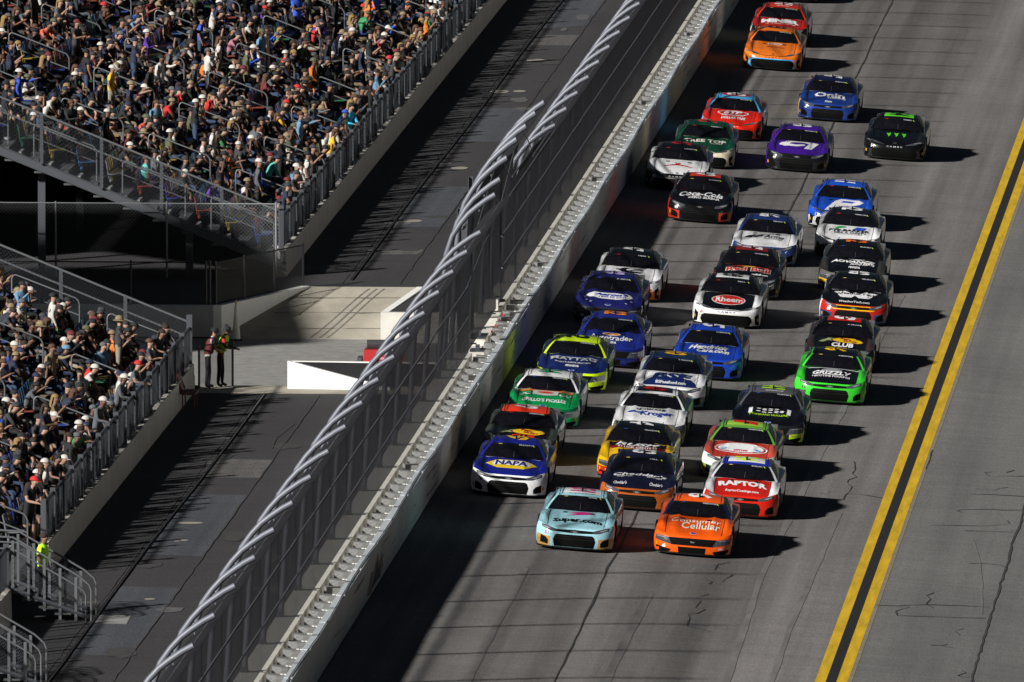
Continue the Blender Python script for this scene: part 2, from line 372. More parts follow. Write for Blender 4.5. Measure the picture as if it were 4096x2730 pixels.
# gate columns
for gy, gx, w, zt in ((27.7, -.97, .14, 4.6), (34.6, -1.2, .07, 4.8), (39.3, -1.16, .13, 4.6)):
    g = empty('gate_column', (gx, gy, .9)); mb = MB()
    mb.box(-w, w, -.012, .012, -.6, zt - 1); mb.box(-w, -w + .02, -.1, .1, -.6, zt - 1); mb.box(w - .02, w, -.1, .1, -.6, zt - 1)
    g2 = mb.build('column_web', GREYS, g)
    for zz in np.arange(-.2, zt - 1.3, .55):
        m2 = MB(); m2.tube([(-w, -.03, zz + .08), (-w * .3, -.06, zz), (w * .4, -.06, zz + .1), (w, -.03, zz)], .02, 5); m2.build('chain', CABLE, g)
    tag(g, {27.7: 'wide grey steel column nearest the camera in the gap of the catch fence', 34.6: 'narrow grey steel column between two wider ones in the fence gap', 39.3: 'wide grey steel column farthest back in the gap of the catch fence'}[gy], 'column')
for i, (hy, hx, hz, sx, sy, sz) in enumerate([(27.0, -.55, .55, .18, .35, .42), (30.7, -.75, .45, .2, .6, .52), (38.0, -.86, .95, .16, .25, .30)]):
    h = empty('hinge_box', (hx, hy, hz)); mb = MB(); mb.box(-sx, sx, -sy, sy, 0, sz); mb.build('housing', WALLP, h)
    mb = MB(); mb.box(-sx * 1.06, sx * 1.06, -sy * 1.06, sy * 1.06, sz, sz + .02); mb.box(-.05, .05, -.1, .1, sz + .02, sz + .14); mb.build('lid', GREYS, h)
    tag(h, ['white hinge box at the near end of the wall gate', 'white latch box behind the barrier in the middle of the wall gate', 'white hinge box at the far end of the wall gate'][i], 'gate hardware')

# ------------------------------------------------------------------ stock cars
GLASS = mat('car_glass', (.0055, .0055, .008), .09, spec=.4, noise=.5, nscale=9, rvar=.05)
CBLK = mat('car_black', (.006, .006, .007), .4, spec=.2)
GRIL = mat('car_grille', (.003, .003, .003), .7, spec=.08)
TYRE = mat('tyre', (.015, .015, .015), .8)
RIM = mat('wheel_rim', (.08, .08, .085), .35, metal=.8)
LENS = mat('headlight_lens', (.055, .06, .07), .12, coat=1.0)
LENSW = mat('headlight_white', (.22, .23, .25), .2, coat=1.0)
BRACE = mat('dark_brace', (.010, .010, .012), .3)
BRACE2 = mat('grey_brace', (.05, .05, .055), .35)
SPOIL = mat('spoiler_grey', (.07, .075, .08), .3)
def paint(c):
    c = COLS.get(c, c)
    return mat('paint_' + c, c, .28, coat=.9, spec=.3, noise=.10, nscale=2.2, rvar=.08)
COLS = dict(white='#e8e8ea', black='#0b0b0d', red='#c8200f', orange='#ee5b10', blue='#1238a8', navy='#12193f', lblue='#9fd0dc', yellow='#e6b412',
    neon='#c9ea1b', green='#0f8f4b', lgreen='#37c12f', dgreen='#0d4630', purple='#43188f', magenta='#c21a78', gold='#b98f4e', grey='#6d6f74', silver='#b8bbc0',
    cyan='#2aa5d8', sky='#4fa8de', brown='#a8531c', maroon='#8c1414', teal='#0e5a72', char='#1a1a1e', lime='#a6d61a', cream='#d9cdb4', hred='#e0260f', royal='#1c4fc0')
def decal_mat(c):
    c = COLS.get(c, c)
    return mat('decal_' + c, c, .35, coat=.3)

def lerp(xs, ys, t): return float(np.interp(t, xs, ys))
class CarShape:
    def __init__(s, kind):
        s.kind = kind
        if kind == 'chevy': s.zc = ([0, .12, .45, 1.0, 1.5, 4.0, 4.9], [.550, .585, .655, .755, .832, .97, 1.0]); s.lip = (.545, .60)
        elif kind == 'ford': s.zc = ([0, .12, .45, 1.0, 1.5, 4.0, 4.9], [.500, .555, .650, .760, .835, .97, 1.0]); s.lip = (.50, .53)
        else: s.zc = ([0, .12, .45, 1.0, 1.5, 4.0, 4.9], [.500, .545, .640, .752, .832, .97, 1.0]); s.lip = (.50, .60)
        s.ze = ([0, .45, .95, 1.5, 2.6, 3.8, 4.9], [s.lip[1], s.lip[1] + .05, .735, .77, .81, .87, .88])
        s.w = ([0, .3, .95, 1.6, 2.5, 3.7, 4.4, 4.9], [.90, .925, .945, .925, .92, .95, .935, .90])
    def cap(s, u, v):
        a = abs(u); yn = .05 + .07 * a * a + (.27 if s.kind != 'toyota' else .33) * a ** 6; yt = 4.86 - .10 * a ** 3
        y = yn + (yt - yn) * v
        x = u * lerp(*s.w, y)
        yc = max(0.0, y - yn * .9)
        zc, ze = lerp(*s.zc, yc), lerp(*s.ze, y)
        t = min(1, max(0, (a - .62) / .38)); e = t * t * (3 - 2 * t)
        z = zc * (1 - e) + ze * e
        fade = max(0, min(1, (y - .3) / .4)) * max(0, min(1, (1.9 - y) / .5))
        z += .055 * math.exp(-((a - .86) / .09) ** 2) * fade                     # front fender crest
        z += .05 * math.exp(-((a - .88) / .10) ** 2) * max(0, 1 - abs(y - 3.75) / .8)
        z -= .018 * math.exp(-((a - .70) / .06) ** 2) * fade
        if s.kind == 'chevy': z += .022 * max(0, min(1, (.46 - a) / .06)) * max(0, min(1, (y - .35) / .25)) * max(0, min(1, (1.5 - y) / .2))
        if s.kind == 'ford': z += .024 * math.exp(-((a - .48) / .07) ** 2) * max(0, min(1, (y - .15) / .3))
        if s.kind == 'toyota': z -= .014 * math.exp(-((a - .38) / .10) ** 2) * max(0, min(1, (y - .2) / .4))
        return Vector((x, y, z))
    US = sorted(set([round(q, 3) for q in (-1, -.97, -.93, -.88, -.84, -.8, -.76, -.70, -.64, -.56, -.5, -.46, -.40, -.3, -.2, -.1, 0)] + [round(-q, 3) for q in (-1, -.97, -.93, -.88, -.84, -.8, -.76, -.70, -.64, -.56, -.5, -.46, -.40, -.3, -.2, -.1)]))
    VS = [0, .008, .02, .04, .065, .09, .12, .15, .18, .215, .25, .285, .305, .34, .40, .48, .56, .64, .70, .76, .82, .88, .93, .97, 1.0]
    TS = [0, .05, .12, .2, .3, .4, .5, .6, .7, .8, .9, 1.0]
    def build(s):
        US, VS = s.US, s.VS; P = [[s.cap(u, v) for u in US] for v in VS]
        hood, body = MB(), MB()
        nh = VS.index(.305)
        iu0, iu1 = US.index(-.76), US.index(.76)
        hood.grid([[P[j][i] for i in range(iu0, iu1 + 1)] for j in range(0, nh + 1)])
        # body slots: 0 sides, 1 fascia, 2 fenders, 3 black underside, 4 fascia corners
        body.grid([[P[j][i] for i in range(0, iu0 + 1)] for j in range(len(VS))], 2)
        body.grid([[P[j][i] for i in range(iu1, len(US))] for j in range(len(VS))], 2)
        body.grid([[P[j][i] for i in range(iu0, iu1 + 1)] for j in range(nh, len(VS))], 0)
        # boundary loop, counter-clockwise seen from above, starting front left
        loop = [P[0][i] for i in range(len(US))] + [s.cap(1, v) for v in np.linspace(0, 1, 71)[1:]] + [P[-1][i] for i in range(len(US) - 2, -1, -1)] + [s.cap(-1, v) for v in np.linspace(1, 0, 71)[1:-1]]
        n = len(loop); nor = []
        for i in range(n):
            d = loop[(i + 1) % n] - loop[i - 1]; q = Vector((d.y, -d.x, 0)); nor.append(q.normalized())
        bf = [0, .022, .040, .052, .062, .068, .072, .072, .070, .064, .056, .045]
        bs = [0, .014, .026, .036, .042, .044, .042, .036, .030, .026, .022, .015]
        WC = [(.95, .335), (3.74, .335)]
        rows = []
        for k, t in enumerate(s.TS):
            row = []
            for i in range(n):
                p, q = loop[i], nor[i]; w = max(0, -q.y) ** .6 if q.y < 0 else 0
                zb = .085 + .03 * (1 - w); b = bf[k] * w + bs[k] * (1 - w)
                z = p.z + (zb - p.z) * t
                row.append(Vector((p.x + q.x * b, p.y + q.y * b, z)))
            rows.append(row)
        o = len(body.v)
        for r in rows: body.v += [tuple(p) for p in r]
        for k in range(len(rows) - 1):
            for i in range(n):
                i2 = (i + 1) % n; c = (rows[k][i] + rows[k + 1][i2]) / 2
                if abs(c.x) > .8 and any((c.y - wy) ** 2 + (c.z - wz) ** 2 < .375 ** 2 for wy, wz in WC): continue
                front = nor[i].y < -.30 and c.y < 1
                mi = (4 if (abs(c.x) > .60 and k >= 6) else 1) if front else 0
                if k == len(rows) - 2 and not front: mi = 3
                body.f.append((o + k * n + i, o + (k + 1) * n + i, o + (k + 1) * n + i2, o + k * n + i2)); body.m.append(mi)
        mid = len(rows) - 1
        body.f.append(tuple(o + mid * n + i for i in range(n))); body.m.append(3)
        s.hood_mb, s.body_mb = hood, body
        allv = [Vector(v) for v in body.v] + [Vector(v) for v in hood.v]; nb = len(body.v)
        s.bvh = BVHTree.FromPolygons(allv, [list(f) for f in body.f[:-1]] + [[i + nb for i in f] for f in hood.f])
    # greenhouse -----------------------------------------------------------
    def C(s, u): return Vector((u * .86, 1.44 + .24 * u * u, .835 - .035 * u * u))
    def H(s, u): return Vector((u * .625, 2.08 + .12 * u * u, 1.145 - .035 * u * u))
    def Rr(s, u): return Vector((u * .58, 3.12 - .06 * u * u, 1.232 - .03 * u * u))
    def D(s, u): return Vector((u * .70, 4.12 - .10 * u * u, .985 - .02 * u * u))
    def ws(s, u, w):
        p = s.C(u).lerp(s.H(u), w); b = .035 * 4 * w * (1 - w) * .8
        return p + Vector((0, -b * .5, b))
    def roof(s, u, w):
        p = s.H(u).lerp(s.Rr(u), w); return p + Vector((0, 0, .050 * 4 * w * (1 - w) * (1 - .3 * u * u)))
    def rear(s, u, w):
        p = s.Rr(u).lerp(s.D(u), w); return p + Vector((0, 0, .05 * 4 * w * (1 - w)))
    def side(s, sg, v, w):       # v along the belt, w up
        b = s.C(1).lerp(s.D(1), v); b.x = .86 + .02 * math.sin(math.pi * v) - .10 * v; t = s.H(1).lerp(s.Rr(1), v); t.z += .03 * math.sin(math.pi * v)
        p = b.lerp(t, w); p.x += .035 * 4 * w * (1 - w) * .7; p.x *= sg; return p
    def front(s, x, z, off):
        h = s.bvh.ray_cast(Vector((x, -2, z)), Vector((0, 1, 0)))
        if h[0] is None: return Vector((x, .3, z))
        return h[0] + h[1] * (off if h[1].y < 0 else -off)
    def top(s, x, y, off):
        h = s.bvh.ray_cast(Vector((x, y, 3)), Vector((0, 0, -1)))
        if h[0] is None: return Vector((x, y, .6))
        return h[0] + h[1] * (off if h[1].z > 0 else -off)

BENCH = bpy.data.scenes.new('workbench')       # small empty scene used only to evaluate single objects quickly
def evaluated(o):
    BENCH.collection.objects.link(o); vl = BENCH.view_layers[0]; vl.update(); dg = vl.depsgraph; dg.update()
    me = bpy.data.meshes.new_from_object(o.evaluated_get(dg)); BENCH.collection.objects.unlink(o); return me
_tc = {}
def text_shape(t, bold, shear):
    k = (t, bold, shear)
    if k in _tc: return _tc[k]
    cu = bpy.data.curves.new('t', 'FONT'); cu.body = t; cu.size = 1; cu.offset = bold; cu.shear = shear; cu.resolution_u = 2; cu.fill_mode = 'FRONT'
    o = bpy.data.objects.new('t', cu); me = evaluated(o)
    V = np.array([v.co[:2] for v in me.vertices]); F = [tuple(p.vertices) for p in me.polygons]
    bpy.data.objects.remove(o); bpy.data.curves.remove(cu); bpy.data.meshes.remove(me)
    if len(V):
        a, b = V.min(0), V.max(0); V = (V - (a + b) / 2) / (b - a)
    _tc[k] = (V, F); return _tc[k]
def project(V, F, fn, off, cell, name, m, parent):
    """flat artwork (2D verts, faces) cut along a grid and laid on a curved panel"""
    bm = bmesh.new(); vs = [bm.verts.new((p[0], p[1], 0)) for p in V]
    for f in F:
        try: bm.faces.new([vs[i] for i in f])
        except ValueError: pass
    V = np.asarray(V); lo, hi = V.min(0), V.max(0)
    for ax in (0, 1):
        t = math.floor(lo[ax] / cell) * cell + cell
        while t < hi[ax]:
            co = (t, 0, 0) if ax == 0 else (0, t, 0); no = (1, 0, 0) if ax == 0 else (0, 1, 0)
            bmesh.ops.bisect_plane(bm, geom=bm.verts[:] + bm.edges[:] + bm.faces[:], plane_co=co, plane_no=no); t += cell
    for v in bm.verts: v.co = fn(v.co.x, v.co.y, off)
    me = bpy.data.meshes.new(name); bm.to_mesh(me); bm.free(); me.materials.append(m)
    return link(name, me, parent)
def ell(cx, cy, rx, ry, n=28): return [(cx + rx * math.cos(2 * math.pi * i / n), cy + ry * math.sin(2 * math.pi * i / n)) for i in range(n)]

SHAPES = {k: CarShape(k) for k in ('chevy', 'ford', 'toyota')}
CM = {}
for k, s in SHAPES.items():
    s.build(); d = {}
    P0 = paint('white')
    d['body'] = s.body_mb.mesh('body', [P0, P0, P0, CBLK, P0], True, 38)
    d['hood'] = s.hood_mb.mesh('hood', [P0], True, 38)
    g = lambda fn, us, wsx: [[fn(u, w) for u in us] for w in wsx]
    mb = MB(); mb.grid(g(s.ws, np.linspace(-.93, .93, 13), np.linspace(.02, .97, 7))); d['windshield'] = mb.mesh('windshield', [GLASS], True)
    for sg, (a, b) in ((-1, (-1, -.93)), (1, (.93, 1))):
        mb = MB(); mb.grid(g(lambda u, w: s.ws(u, w) + Vector((0, -.006, .006)), np.linspace(a, b, 3), np.linspace(0, 1, 7))); d['a_pillar%d' % sg] = mb.mesh('windshield_pillar', [P0], True, 40)
        mb = MB(); mb.grid([[s.side(sg, v, w) for v in np.linspace(0, 1, 15)] for w in np.linspace(0, 1, 7)], flip=sg < 0); d['side_frame%d' % sg] = mb.mesh('side_frame', [P0], True, 40)
    mb = MB(); mb.grid(g(s.roof, np.linspace(-1, 1, 13), np.linspace(-.02, 1, 9))); d['roof'] = mb.mesh('roof', [P0], True)
    mb = MB(); mb.grid(g(s.rear, np.linspace(-1, 1, 9), np.linspace(0, 1, 5))); d['rear_window'] = mb.mesh('rear_window', [GLASS], True)
    for sg in (-1, 1):
        mb = MB(); mb.grid([[s.side(sg, v, w) + Vector((sg * .008, 0, .003)) for v in np.linspace(.07 + .0 * 1, .62, 9)] for w in np.linspace(.10, .86, 5)], flip=sg < 0); d['side_window%d' % sg] = mb.mesh('side_window', [GLASS], True)
    mb = MB(); mb.grid(g(lambda u, w: s.ws(u, w) + Vector((0, -.004, .004)), np.linspace(-.94, .94, 13), np.linspace(.80, .985, 3))); d['visor_strip'] = mb.mesh('visor_strip', [CBLK], True)
    mb = MB()      # splitter lip following the nose
    lp = [(u, s.cap(u, 0)) for u in np.linspace(-1, 1, 21)]
    bt = [(p.x * 1.015, p.y - .12 + .05 * abs(u) ** 4, .055) for u, p in lp]; tp = [(x, y, .085) for x, y, z in bt]
    mb.grid([bt, tp]); mb.grid([tp, [(x * .95, y + .22, .09) for x, y, z in tp]]); mb.grid([[(x * .95, y + .22, .05) for x, y, z in tp], bt]); d['splitter'] = mb.mesh('splitter', [CBLK], True, 40)
    mb = MB(); mb.box(-.76, .76, 4.80, 4.815, .93, 1.02); mb.box(-.772, -.76, 4.60, 4.86, .90, 1.025); mb.box(.76, .772, 4.60, 4.86, .90, 1.025); d['spoiler'] = mb.mesh('spoiler', [SPOIL])
    for sg in (-1, 1):
        mb = MB(); mb.tube([(sg * .555, 2.16, 1.13), (sg * .55, 2.24, 1.20), (sg * .545, 2.7, 1.262), (sg * .53, 3.1, 1.245)], .011, 5); d['roof_rail%d' % sg] = mb.mesh('roof_rail', [CBLK])
    mb = MB(); mb.tube([(0, 2.42, 1.20), (0, 2.42, 1.265)], [.028, .02], 7); mb.tube([(0, 2.38, 1.267), (0, 2.50, 1.275)], .026, 7); d['roof_camera'] = mb.mesh('roof_camera', [CBLK])
    for sg in (-1, 1):
        mb = MB(); mb.box(min(sg * .90, sg * .935), max(sg * .90, sg * .935), 1.4, 3.3, .06, .20); d['side_skirt%d' % sg] = mb.mesh('side_skirt', [CBLK])
    mb = MB(); rr = [(0, .34), (.02, .345), (.12, .345), (.26, .345), (.29, .335), (.30, .26)]
    mb.grid([[(x - .15, rad * math.cos(a), rad * math.sin(a)) for x, rad in rr] for a in np.linspace(0, 2 * math.pi, 25)]); d['tyre'] = mb.mesh('tyre', [TYRE], True, 40)
    mb = MB(); mb.grid([[(x - .15, rad * math.cos(a), rad * math.sin(a)) for x, rad in [(.30, .262), (.285, .24), (.24, .10), (.26, .03), (.26, 0)]] for a in np.linspace(0, 2 * math.pi, 21)])
    for i in range(5):
        a = 2 * math.pi * i / 5; c, sn = math.cos(a), math.sin(a); p, q = Vector((.13, c * .06, sn * .06)), Vector((.14, c * .24, sn * .24)); e = Vector((0, -sn, c)) * .03
        mb.add([p - e, p + e, q + e, q - e], [(0, 1, 2, 3)])
    d['rim'] = mb.mesh('rim', [RIM], True, 40)
    for sg in (-1, 1):
        for wy in (.95, 3.74):
            mb = MB(); mb.tube([(sg * .955, wy + .385 * math.cos(a), max(.10, .335 + .385 * math.sin(a))) for a in np.linspace(-.5, math.pi + .5, 17)], .03, 5); d['lip%d%.1f' % (sg, wy)] = mb.mesh('wheel_arch_lip', [CBLK], True, 40)
            mb = MB(); mb.box(min(sg * .55, sg * .6), max(sg * .55, sg * .6), wy - .45, wy + .45, .1, .58); d['well%d%.1f' % (sg, wy)] = mb.mesh('wheel_well', [GRIL])
    # front details as laid-on panels, shared between the cars of one kind
    fr = []
    mir = lambda pts: [(-x, z) for x, z in pts][::-1]
    def poly(name, pts, m, off=.006, fn=s.front):
        o = project(pts, [tuple(range(len(pts)))], fn, off, .09, name, m, None); fr.append((name, o.data)); bpy.data.objects.remove(o)
    if k == 'chevy':
        hl = [(.845, .60), (.75, .585), (.45, .505), (.46, .45), (.62, .46), (.82, .535)]
        for q in (hl, mir(hl)): poly('headlight', q, LENS)
        h2 = [(.80, .570), (.66, .535), (.60, .50), (.70, .505), (.80, .545)]
        for q in (h2, mir(h2)): poly('headlight_lamp', q, LENSW, .010)
        poly('upper_grille', [(-.45, .505), (0, .515), (.45, .505), (.46, .452), (.2, .44), (-.2, .44), (-.46, .452)], GRIL)
        poly('lower_grille', [(-.44, .395), (.44, .395), (.49, .36), (.53, .25), (.49, .095), (-.49, .095), (-.53, .25), (-.49, .36)], GRIL)
        for zz in (.34, .28): poly('grille_bar', [(-.48, zz), (.48, zz), (.48, zz + .014), (-.48, zz + .014)], BRACE, .012)
        vt = [(.845, .345), (.71, .295), (.65, .225), (.655, .125), (.85, .155)]
        for q in (vt, mir(vt)): poly('brake_duct', q, GRIL)
        bt_ = [(-.10, .475), (-.045, .475), (-.045, .49), (.045, .49), (.045, .475), (.10, .475), (.085, .462), (.045, .462), (.045, .447), (-.045, .447), (-.045, .462), (-.085, .462)]
        poly('bowtie_emblem', bt_, mat('chrome', (.5, .5, .52), .25, metal=.8), .012)
    elif k == 'ford':
        hl = [(.93, .475), (.60, .44), (.51, .27), (.66, .30), (.82, .33), (.93, .36)]
        for q in (hl, mir(hl)): poly('headlight', q, LENS)
        h2 = [(.90, .455), (.66, .425), (.64, .405), (.90, .435)]
        for q in (h2, mir(h2)): poly('headlight_lamp', q, LENSW, .010)
        poly('upper_grille', [(-.60, .445), (.60, .445), (.51, .27), (-.51, .27)], GRIL)
        poly('lower_grille', [(-.35, .23), (.35, .23), (.33, .07), (-.33, .07)], GRIL)
        vt = [(.90, .22), (.52, .15), (.55, .10), (.68, .075), (.90, .085)]
        for q in (vt, mir(vt)): poly('brake_duct', q, GRIL)
        poly('pony_emblem', [(-.07, .37), (-.02, .38), (.03, .365), (.08, .36), (.05, .35), (.03, .33), (.0, .345), (-.03, .33), (-.035, .355)], mat('emblem_grey', (.25, .25, .26), .3, metal=.5), .011)
        poly('oval_badge', ell(0, .17, .085, .05, 20), decal_mat('white'), .006, s.top); poly('oval_badge_face', ell(0, .17, .075, .042, 20), decal_mat('#1c3f8f'), .009, s.top)
    else:
        hl = [(.90, .615), (.66, .57), (.36, .495), (.34, .475), (.60, .505), (.90, .575)]
        for q in (hl, mir(hl)): poly('headlight', q, LENS)
        h2 = [(.84, .595), (.62, .548), (.60, .535), (.84, .580)]
        for q in (h2, mir(h2)): poly('headlight_lamp', q, LENSW, .010)
        poly('hood_gap', [(-.36, .490), (.36, .490), (.34, .472), (-.34, .472)], GRIL)
        poly('lower_grille', [(-.62, .355), (.62, .355), (.70, .31), (.73, .2), (.66, .08), (-.66, .08), (-.73, .2), (-.70, .31)], GRIL)
        vt = [(.90, .44), (.80, .34), (.82, .12), (.93, .10)]
        for q in (vt, mir(vt)): poly('brake_duct', q, GRIL)
        poly('ring_emblem', ell(0, .12, .055, .035, 18), mat('chrome', (.5, .5, .52), .25, metal=.8), .007, s.top)
        poly('ring_emblem_core', ell(0, .12, .035, .02, 14), GRIL, .010, s.top)
    for sg in (-1, 1):
        mb = MB(); mb.grid([[s.cap(sg * u, v) + Vector((0, 0, .004)) for u in (.752, .768)] for v in np.linspace(.012, .30, 22)], flip=sg < 0); fr.append(('hood_seam', mb.mesh('hood_seam', [CBLK])))
        mb = MB(); mb.grid([[s.cap(sg * u, v) + Vector((0, 0, .005)) for u in (.30, .36, .42)] for v in (.235, .245, .258)], flip=sg < 0); fr.append(('hood_vent', mb.mesh('hood_vent', [GRIL])))
    mb = MB(); mb.grid([[s.ws(u, w) + Vector((0, -.003, .005)) for u in (.01, .024)] for w in np.linspace(.06, .42, 4)]); fr.append(('windshield_brace', mb.mesh('windshield_brace', [BRACE2])))
    CM[k] = (d, fr)

def setm(o, *ms):
    for i, m in enumerate(ms):
        if i < len(o.material_slots): o.material_slots[i].link = 'OBJECT'; o.material_slots[i].material = m
def make_car(kind, x, y, label, side, hood, roof, pillar=None, fascia=None, corner=None, fender=None, name='', num='', numc='white', numbg=None, smallnum='white', grille_rim=None, art=(), yaw=0.0, splitter=None):
    s = SHAPES[kind]; d, fr = CM[kind]
    pillar = pillar or roof; fascia = fascia or side; corner = corner or fascia; fender = fender or side
    t = empty('stock_car', trk(x, y, .004), label, 'race car', 'race cars in the pack'); t.rotation_euler = (0, BANK, yaw); t.scale = (.93, .93, .945)
    b = link('body', d['body'], t); setm(b, paint(side), paint(fascia), paint(fender), CBLK, paint(corner))
    h = link('hood', d['hood'], t); setm(h, paint(hood))
    r = link('roof', d['roof'], t); setm(r, paint(roof))
    for sg in (-1, 1):
        for nm in ('a_pillar', 'side_frame'): p = link('windshield_pillar' if nm == 'a_pillar' else nm, d[nm + str(sg)], t); setm(p, paint(pillar))
    w = link('windshield', d['windshield'], t); link('visor_strip', d['visor_strip'], w)
    link('rear_window', d['rear_window'], t)
    for sg in (-1, 1):
        link('side_window', d['side_window%d' % sg], t); link('side_skirt', d['side_skirt%d' % sg], t); link('roof_rail', d['roof_rail%d' % sg], r)
    sp = link('splitter', d['splitter'], t)
    if splitter: setm(sp, paint(splitter))
    link('spoiler', d['spoiler'], t); link('roof_camera', d['roof_camera'], r)
    for sg in (-1, 1):
        for wy in (.95, 3.74):
            wh = empty('wheel', (sg * .775, wy, .345)); wh.parent = t
            if sg < 0: wh.rotation_euler = (0, 0, math.pi)
            link('wheel_arch_lip', d['lip%d%.1f' % (sg, wy)], b); link('wheel_well', d['well%d%.1f' % (sg, wy)], b)
            link('tyre', d['tyre'], wh); link('rim', d['rim'], wh)
    if grille_rim:
        gr = [(-.69, .39), (.69, .39), (.79, .32), (.82, .2), (.73, .05), (-.73, .05), (-.82, .2), (-.79, .32)] if kind == 'toyota' else [(-.50, .41), (.50, .41), (.58, .37), (.63, .25), (.58, .05), (-.58, .05), (-.63, .25), (-.58, .37)]
        project(gr, [tuple(range(8))], s.front, .003, .09, 'grille_surround', paint(grille_rim), b)
    for nm, me in fr: link(nm, me, w if 'brace' in nm else h if ('emblem' in nm or 'badge' in nm or 'hood_' in nm) else b)
    # lettering
    wsf = lambda u, v, off: s.ws(u, v) + Vector((0, -off * .6, off))
    rf = lambda a, c, off: s.roof(a / .60, (c - 2.08) / 1.04) + Vector((0, 0, off))
    if name:
        V, F = text_shape(name, .03, 0)
        wd = min(.54, .082 * len(name)); project(V * [wd, .095] + [.44, .885], F, wsf, .009, .2, 'name_lettering', decal_mat('silver'), w)
    brand = {'chevy': '#b9a25a', 'ford': '#2a4596', 'toyota': '#c22020'}[kind]
    project(ell(-.58, .89, .085, .03, 14), [tuple(range(14))], wsf, .009, .2, 'maker_sticker', decal_mat(brand), w)
    project([(.70, .93), (.74, .93), (.76, .80), (.73, .80)], [(0, 1, 2, 3)], wsf, .010, .2, 'spotter_sticker', decal_mat('neon'), w)
    if num:
        if numbg: project(np.array([(-.46, 2.26), (.46, 2.26), (.46, 2.98), (-.46, 2.98)]), [(0, 1, 2, 3)], rf, .004, .12, 'roof_panel', paint(numbg), r)
        V, F = text_shape(num, .03, .15); V = V[:, ::-1] * [1, -1]        # read from the side of the car
        project(V * [.62, .56] + [0, 2.64], F, rf, .012, .12, 'roof_number', decal_mat(numc), r)
        V2, F2 = text_shape(num, .02, .1)
        project(V2 * [.10, .085] + ([-.70, .41] if kind != 'ford' else [-.70, .225]), F2, s.front, .010, .3, 'nose_number', decal_mat(smallnum), b)
    if kind == 'toyota':
        V, F = text_shape('C A M R Y', .01, 0); project(V * [.50, .04] + [0, .425], F, s.front, .009, .12, 'model_lettering', decal_mat('silver' if fascia in ('black', 'navy', 'char', 'hred', 'red', 'blue', 'royal') else 'char'), b)
    for sx in (-1, 1): project(np.array([(sx * .885 - .02, .22), (sx * .885 + .02, .22), (sx * .885 + .02, .30), (sx * .885 - .02, .30)]), [(0, 1, 2, 3)], s.front, .012, .3, 'tyre_sticker', decal_mat('#b98a1c'), b)
    # artwork: (kind, data..., colour, layer)
    lay = .006; yf = lambda q: .875 + (q - .98) * 1.24
    for a in art:
        lay += .0025; surf = s.top; prt = h
        if a[0] == 'T':       # text on the hood: string, cx, cy, w, h, colour, bold, shear
            _, st, cx, cy, wd, hg, c, bo, sh = a; V, F = text_shape(st, bo + .008, sh); project(V * [wd * 1.05, hg * 1.40] + [cx, yf(cy)], F, surf, lay, .11, 'hood_lettering', decal_mat(c), prt)
        elif a[0] == 'A':     # arched text: text bent down to the right and left
            _, st, cx, cy, wd, hg, c, bo, sh, bend = a; V, F = text_shape(st, bo + .008, sh); W = V * [wd * 1.05, hg * 1.42]; W[:, 1] -= bend * W[:, 0] ** 2; project(W + [cx, yf(cy)], F, surf, lay, .11, 'hood_lettering', decal_mat(c), prt)
        elif a[0] == 'E': _, cx, cy, rx, ry, c = a; project(ell(cx, yf(cy), rx, ry * 1.22), [tuple(range(28))], surf, lay, .11, 'hood_oval', decal_mat(c), prt)
        elif a[0] == 'P': _, pts, c = a; project(np.array([(q[0], yf(q[1])) for q in pts]), [tuple(range(len(pts)))], surf, lay, .11, 'hood_graphic', decal_mat(c), prt)
        elif a[0] == 'F': _, pts, c = a; project(np.array(pts), [tuple(range(len(pts)))], s.front, .004, .09, 'fascia_graphic', paint(c), b)
        elif a[0] == 'FT': _, st, cx, cz, wd, hg, c = a; V, F = text_shape(st, .01, .1); project(V * [wd, hg] + [cx, cz], F, s.front, .012, .2, 'fascia_lettering', decal_mat(c), b)
        elif a[0] == 'RT': _, st, cx, cy, wd, hg, c = a; V, F = text_shape(st, .01, 0); project(V * [wd, hg] + [cx, cy], F, rf, .008, .12, 'roof_lettering', decal_mat(c), r)
        elif a[0] == 'RE': _, cx, cy, rx, ry, c = a; project(ell(cx, cy, rx, ry), [tuple(range(28))], rf, .003, .12, 'roof_oval', decal_mat(c), r)
    return t
def bolt(cx, cy, w, h): return [(cx + w * a, cy + h * b) for a, b in [(-.5, -.5), (-.1, .0), (-.42, .02), (.0, .5), (.5, .42), (.22, .1), (.45, .08)]]
def fishoval(cy=1.02): return [('E', .18, cy, .44, .21, '#7a1510'), ('E', .18, cy, .42, .19, '#e3b81c'), ('P', [(-.62, cy - .12), (-.5, cy + .03), (-.36, cy + .12), (-.2, cy + .1), (-.3, cy), (-.22, cy - .1), (-.4, cy - .08), (-.5, cy - .18)], '#8f9a6a'),
    ('T', 'Bass', .10, cy + .115, .26, .085, '#a01818', .02, .25), ('T', 'Pro', .17, cy + .02, .22, .09, '#a01818', .02, .25), ('T', 'Shops', .24, cy - .09, .36, .10, '#a01818', .02, .25)]
def swoosh(pts): return pts
JUMP = [(-.46, .88), (-.30, .93), (-.20, .97), (-.10, 1.0), (-.07, 1.06), (-.13, 1.14), (-.10, 1.16), (-.03, 1.09), (.0, 1.13), (.05, 1.13), (.06, 1.08), (.02, 1.04), (.06, 1.0), (.16, .97), (.30, .93), (.46, .85), (.44, .82), (.28, .87), (.12, .91), (0, .93), (-.10, .92), (-.24, .88), (-.44, .84)]
def claw(cx, w): return [(cx - w, 1.15), (cx - w * .2, 1.10), (cx + w, 1.16), (cx + w * .7, 1.02), (cx + w * .9, .98), (cx + w * .3, .86), (cx + .01, .80), (cx - .2 * w, .90), (cx - w * .1, .95), (cx - w * .7, 1.03)]
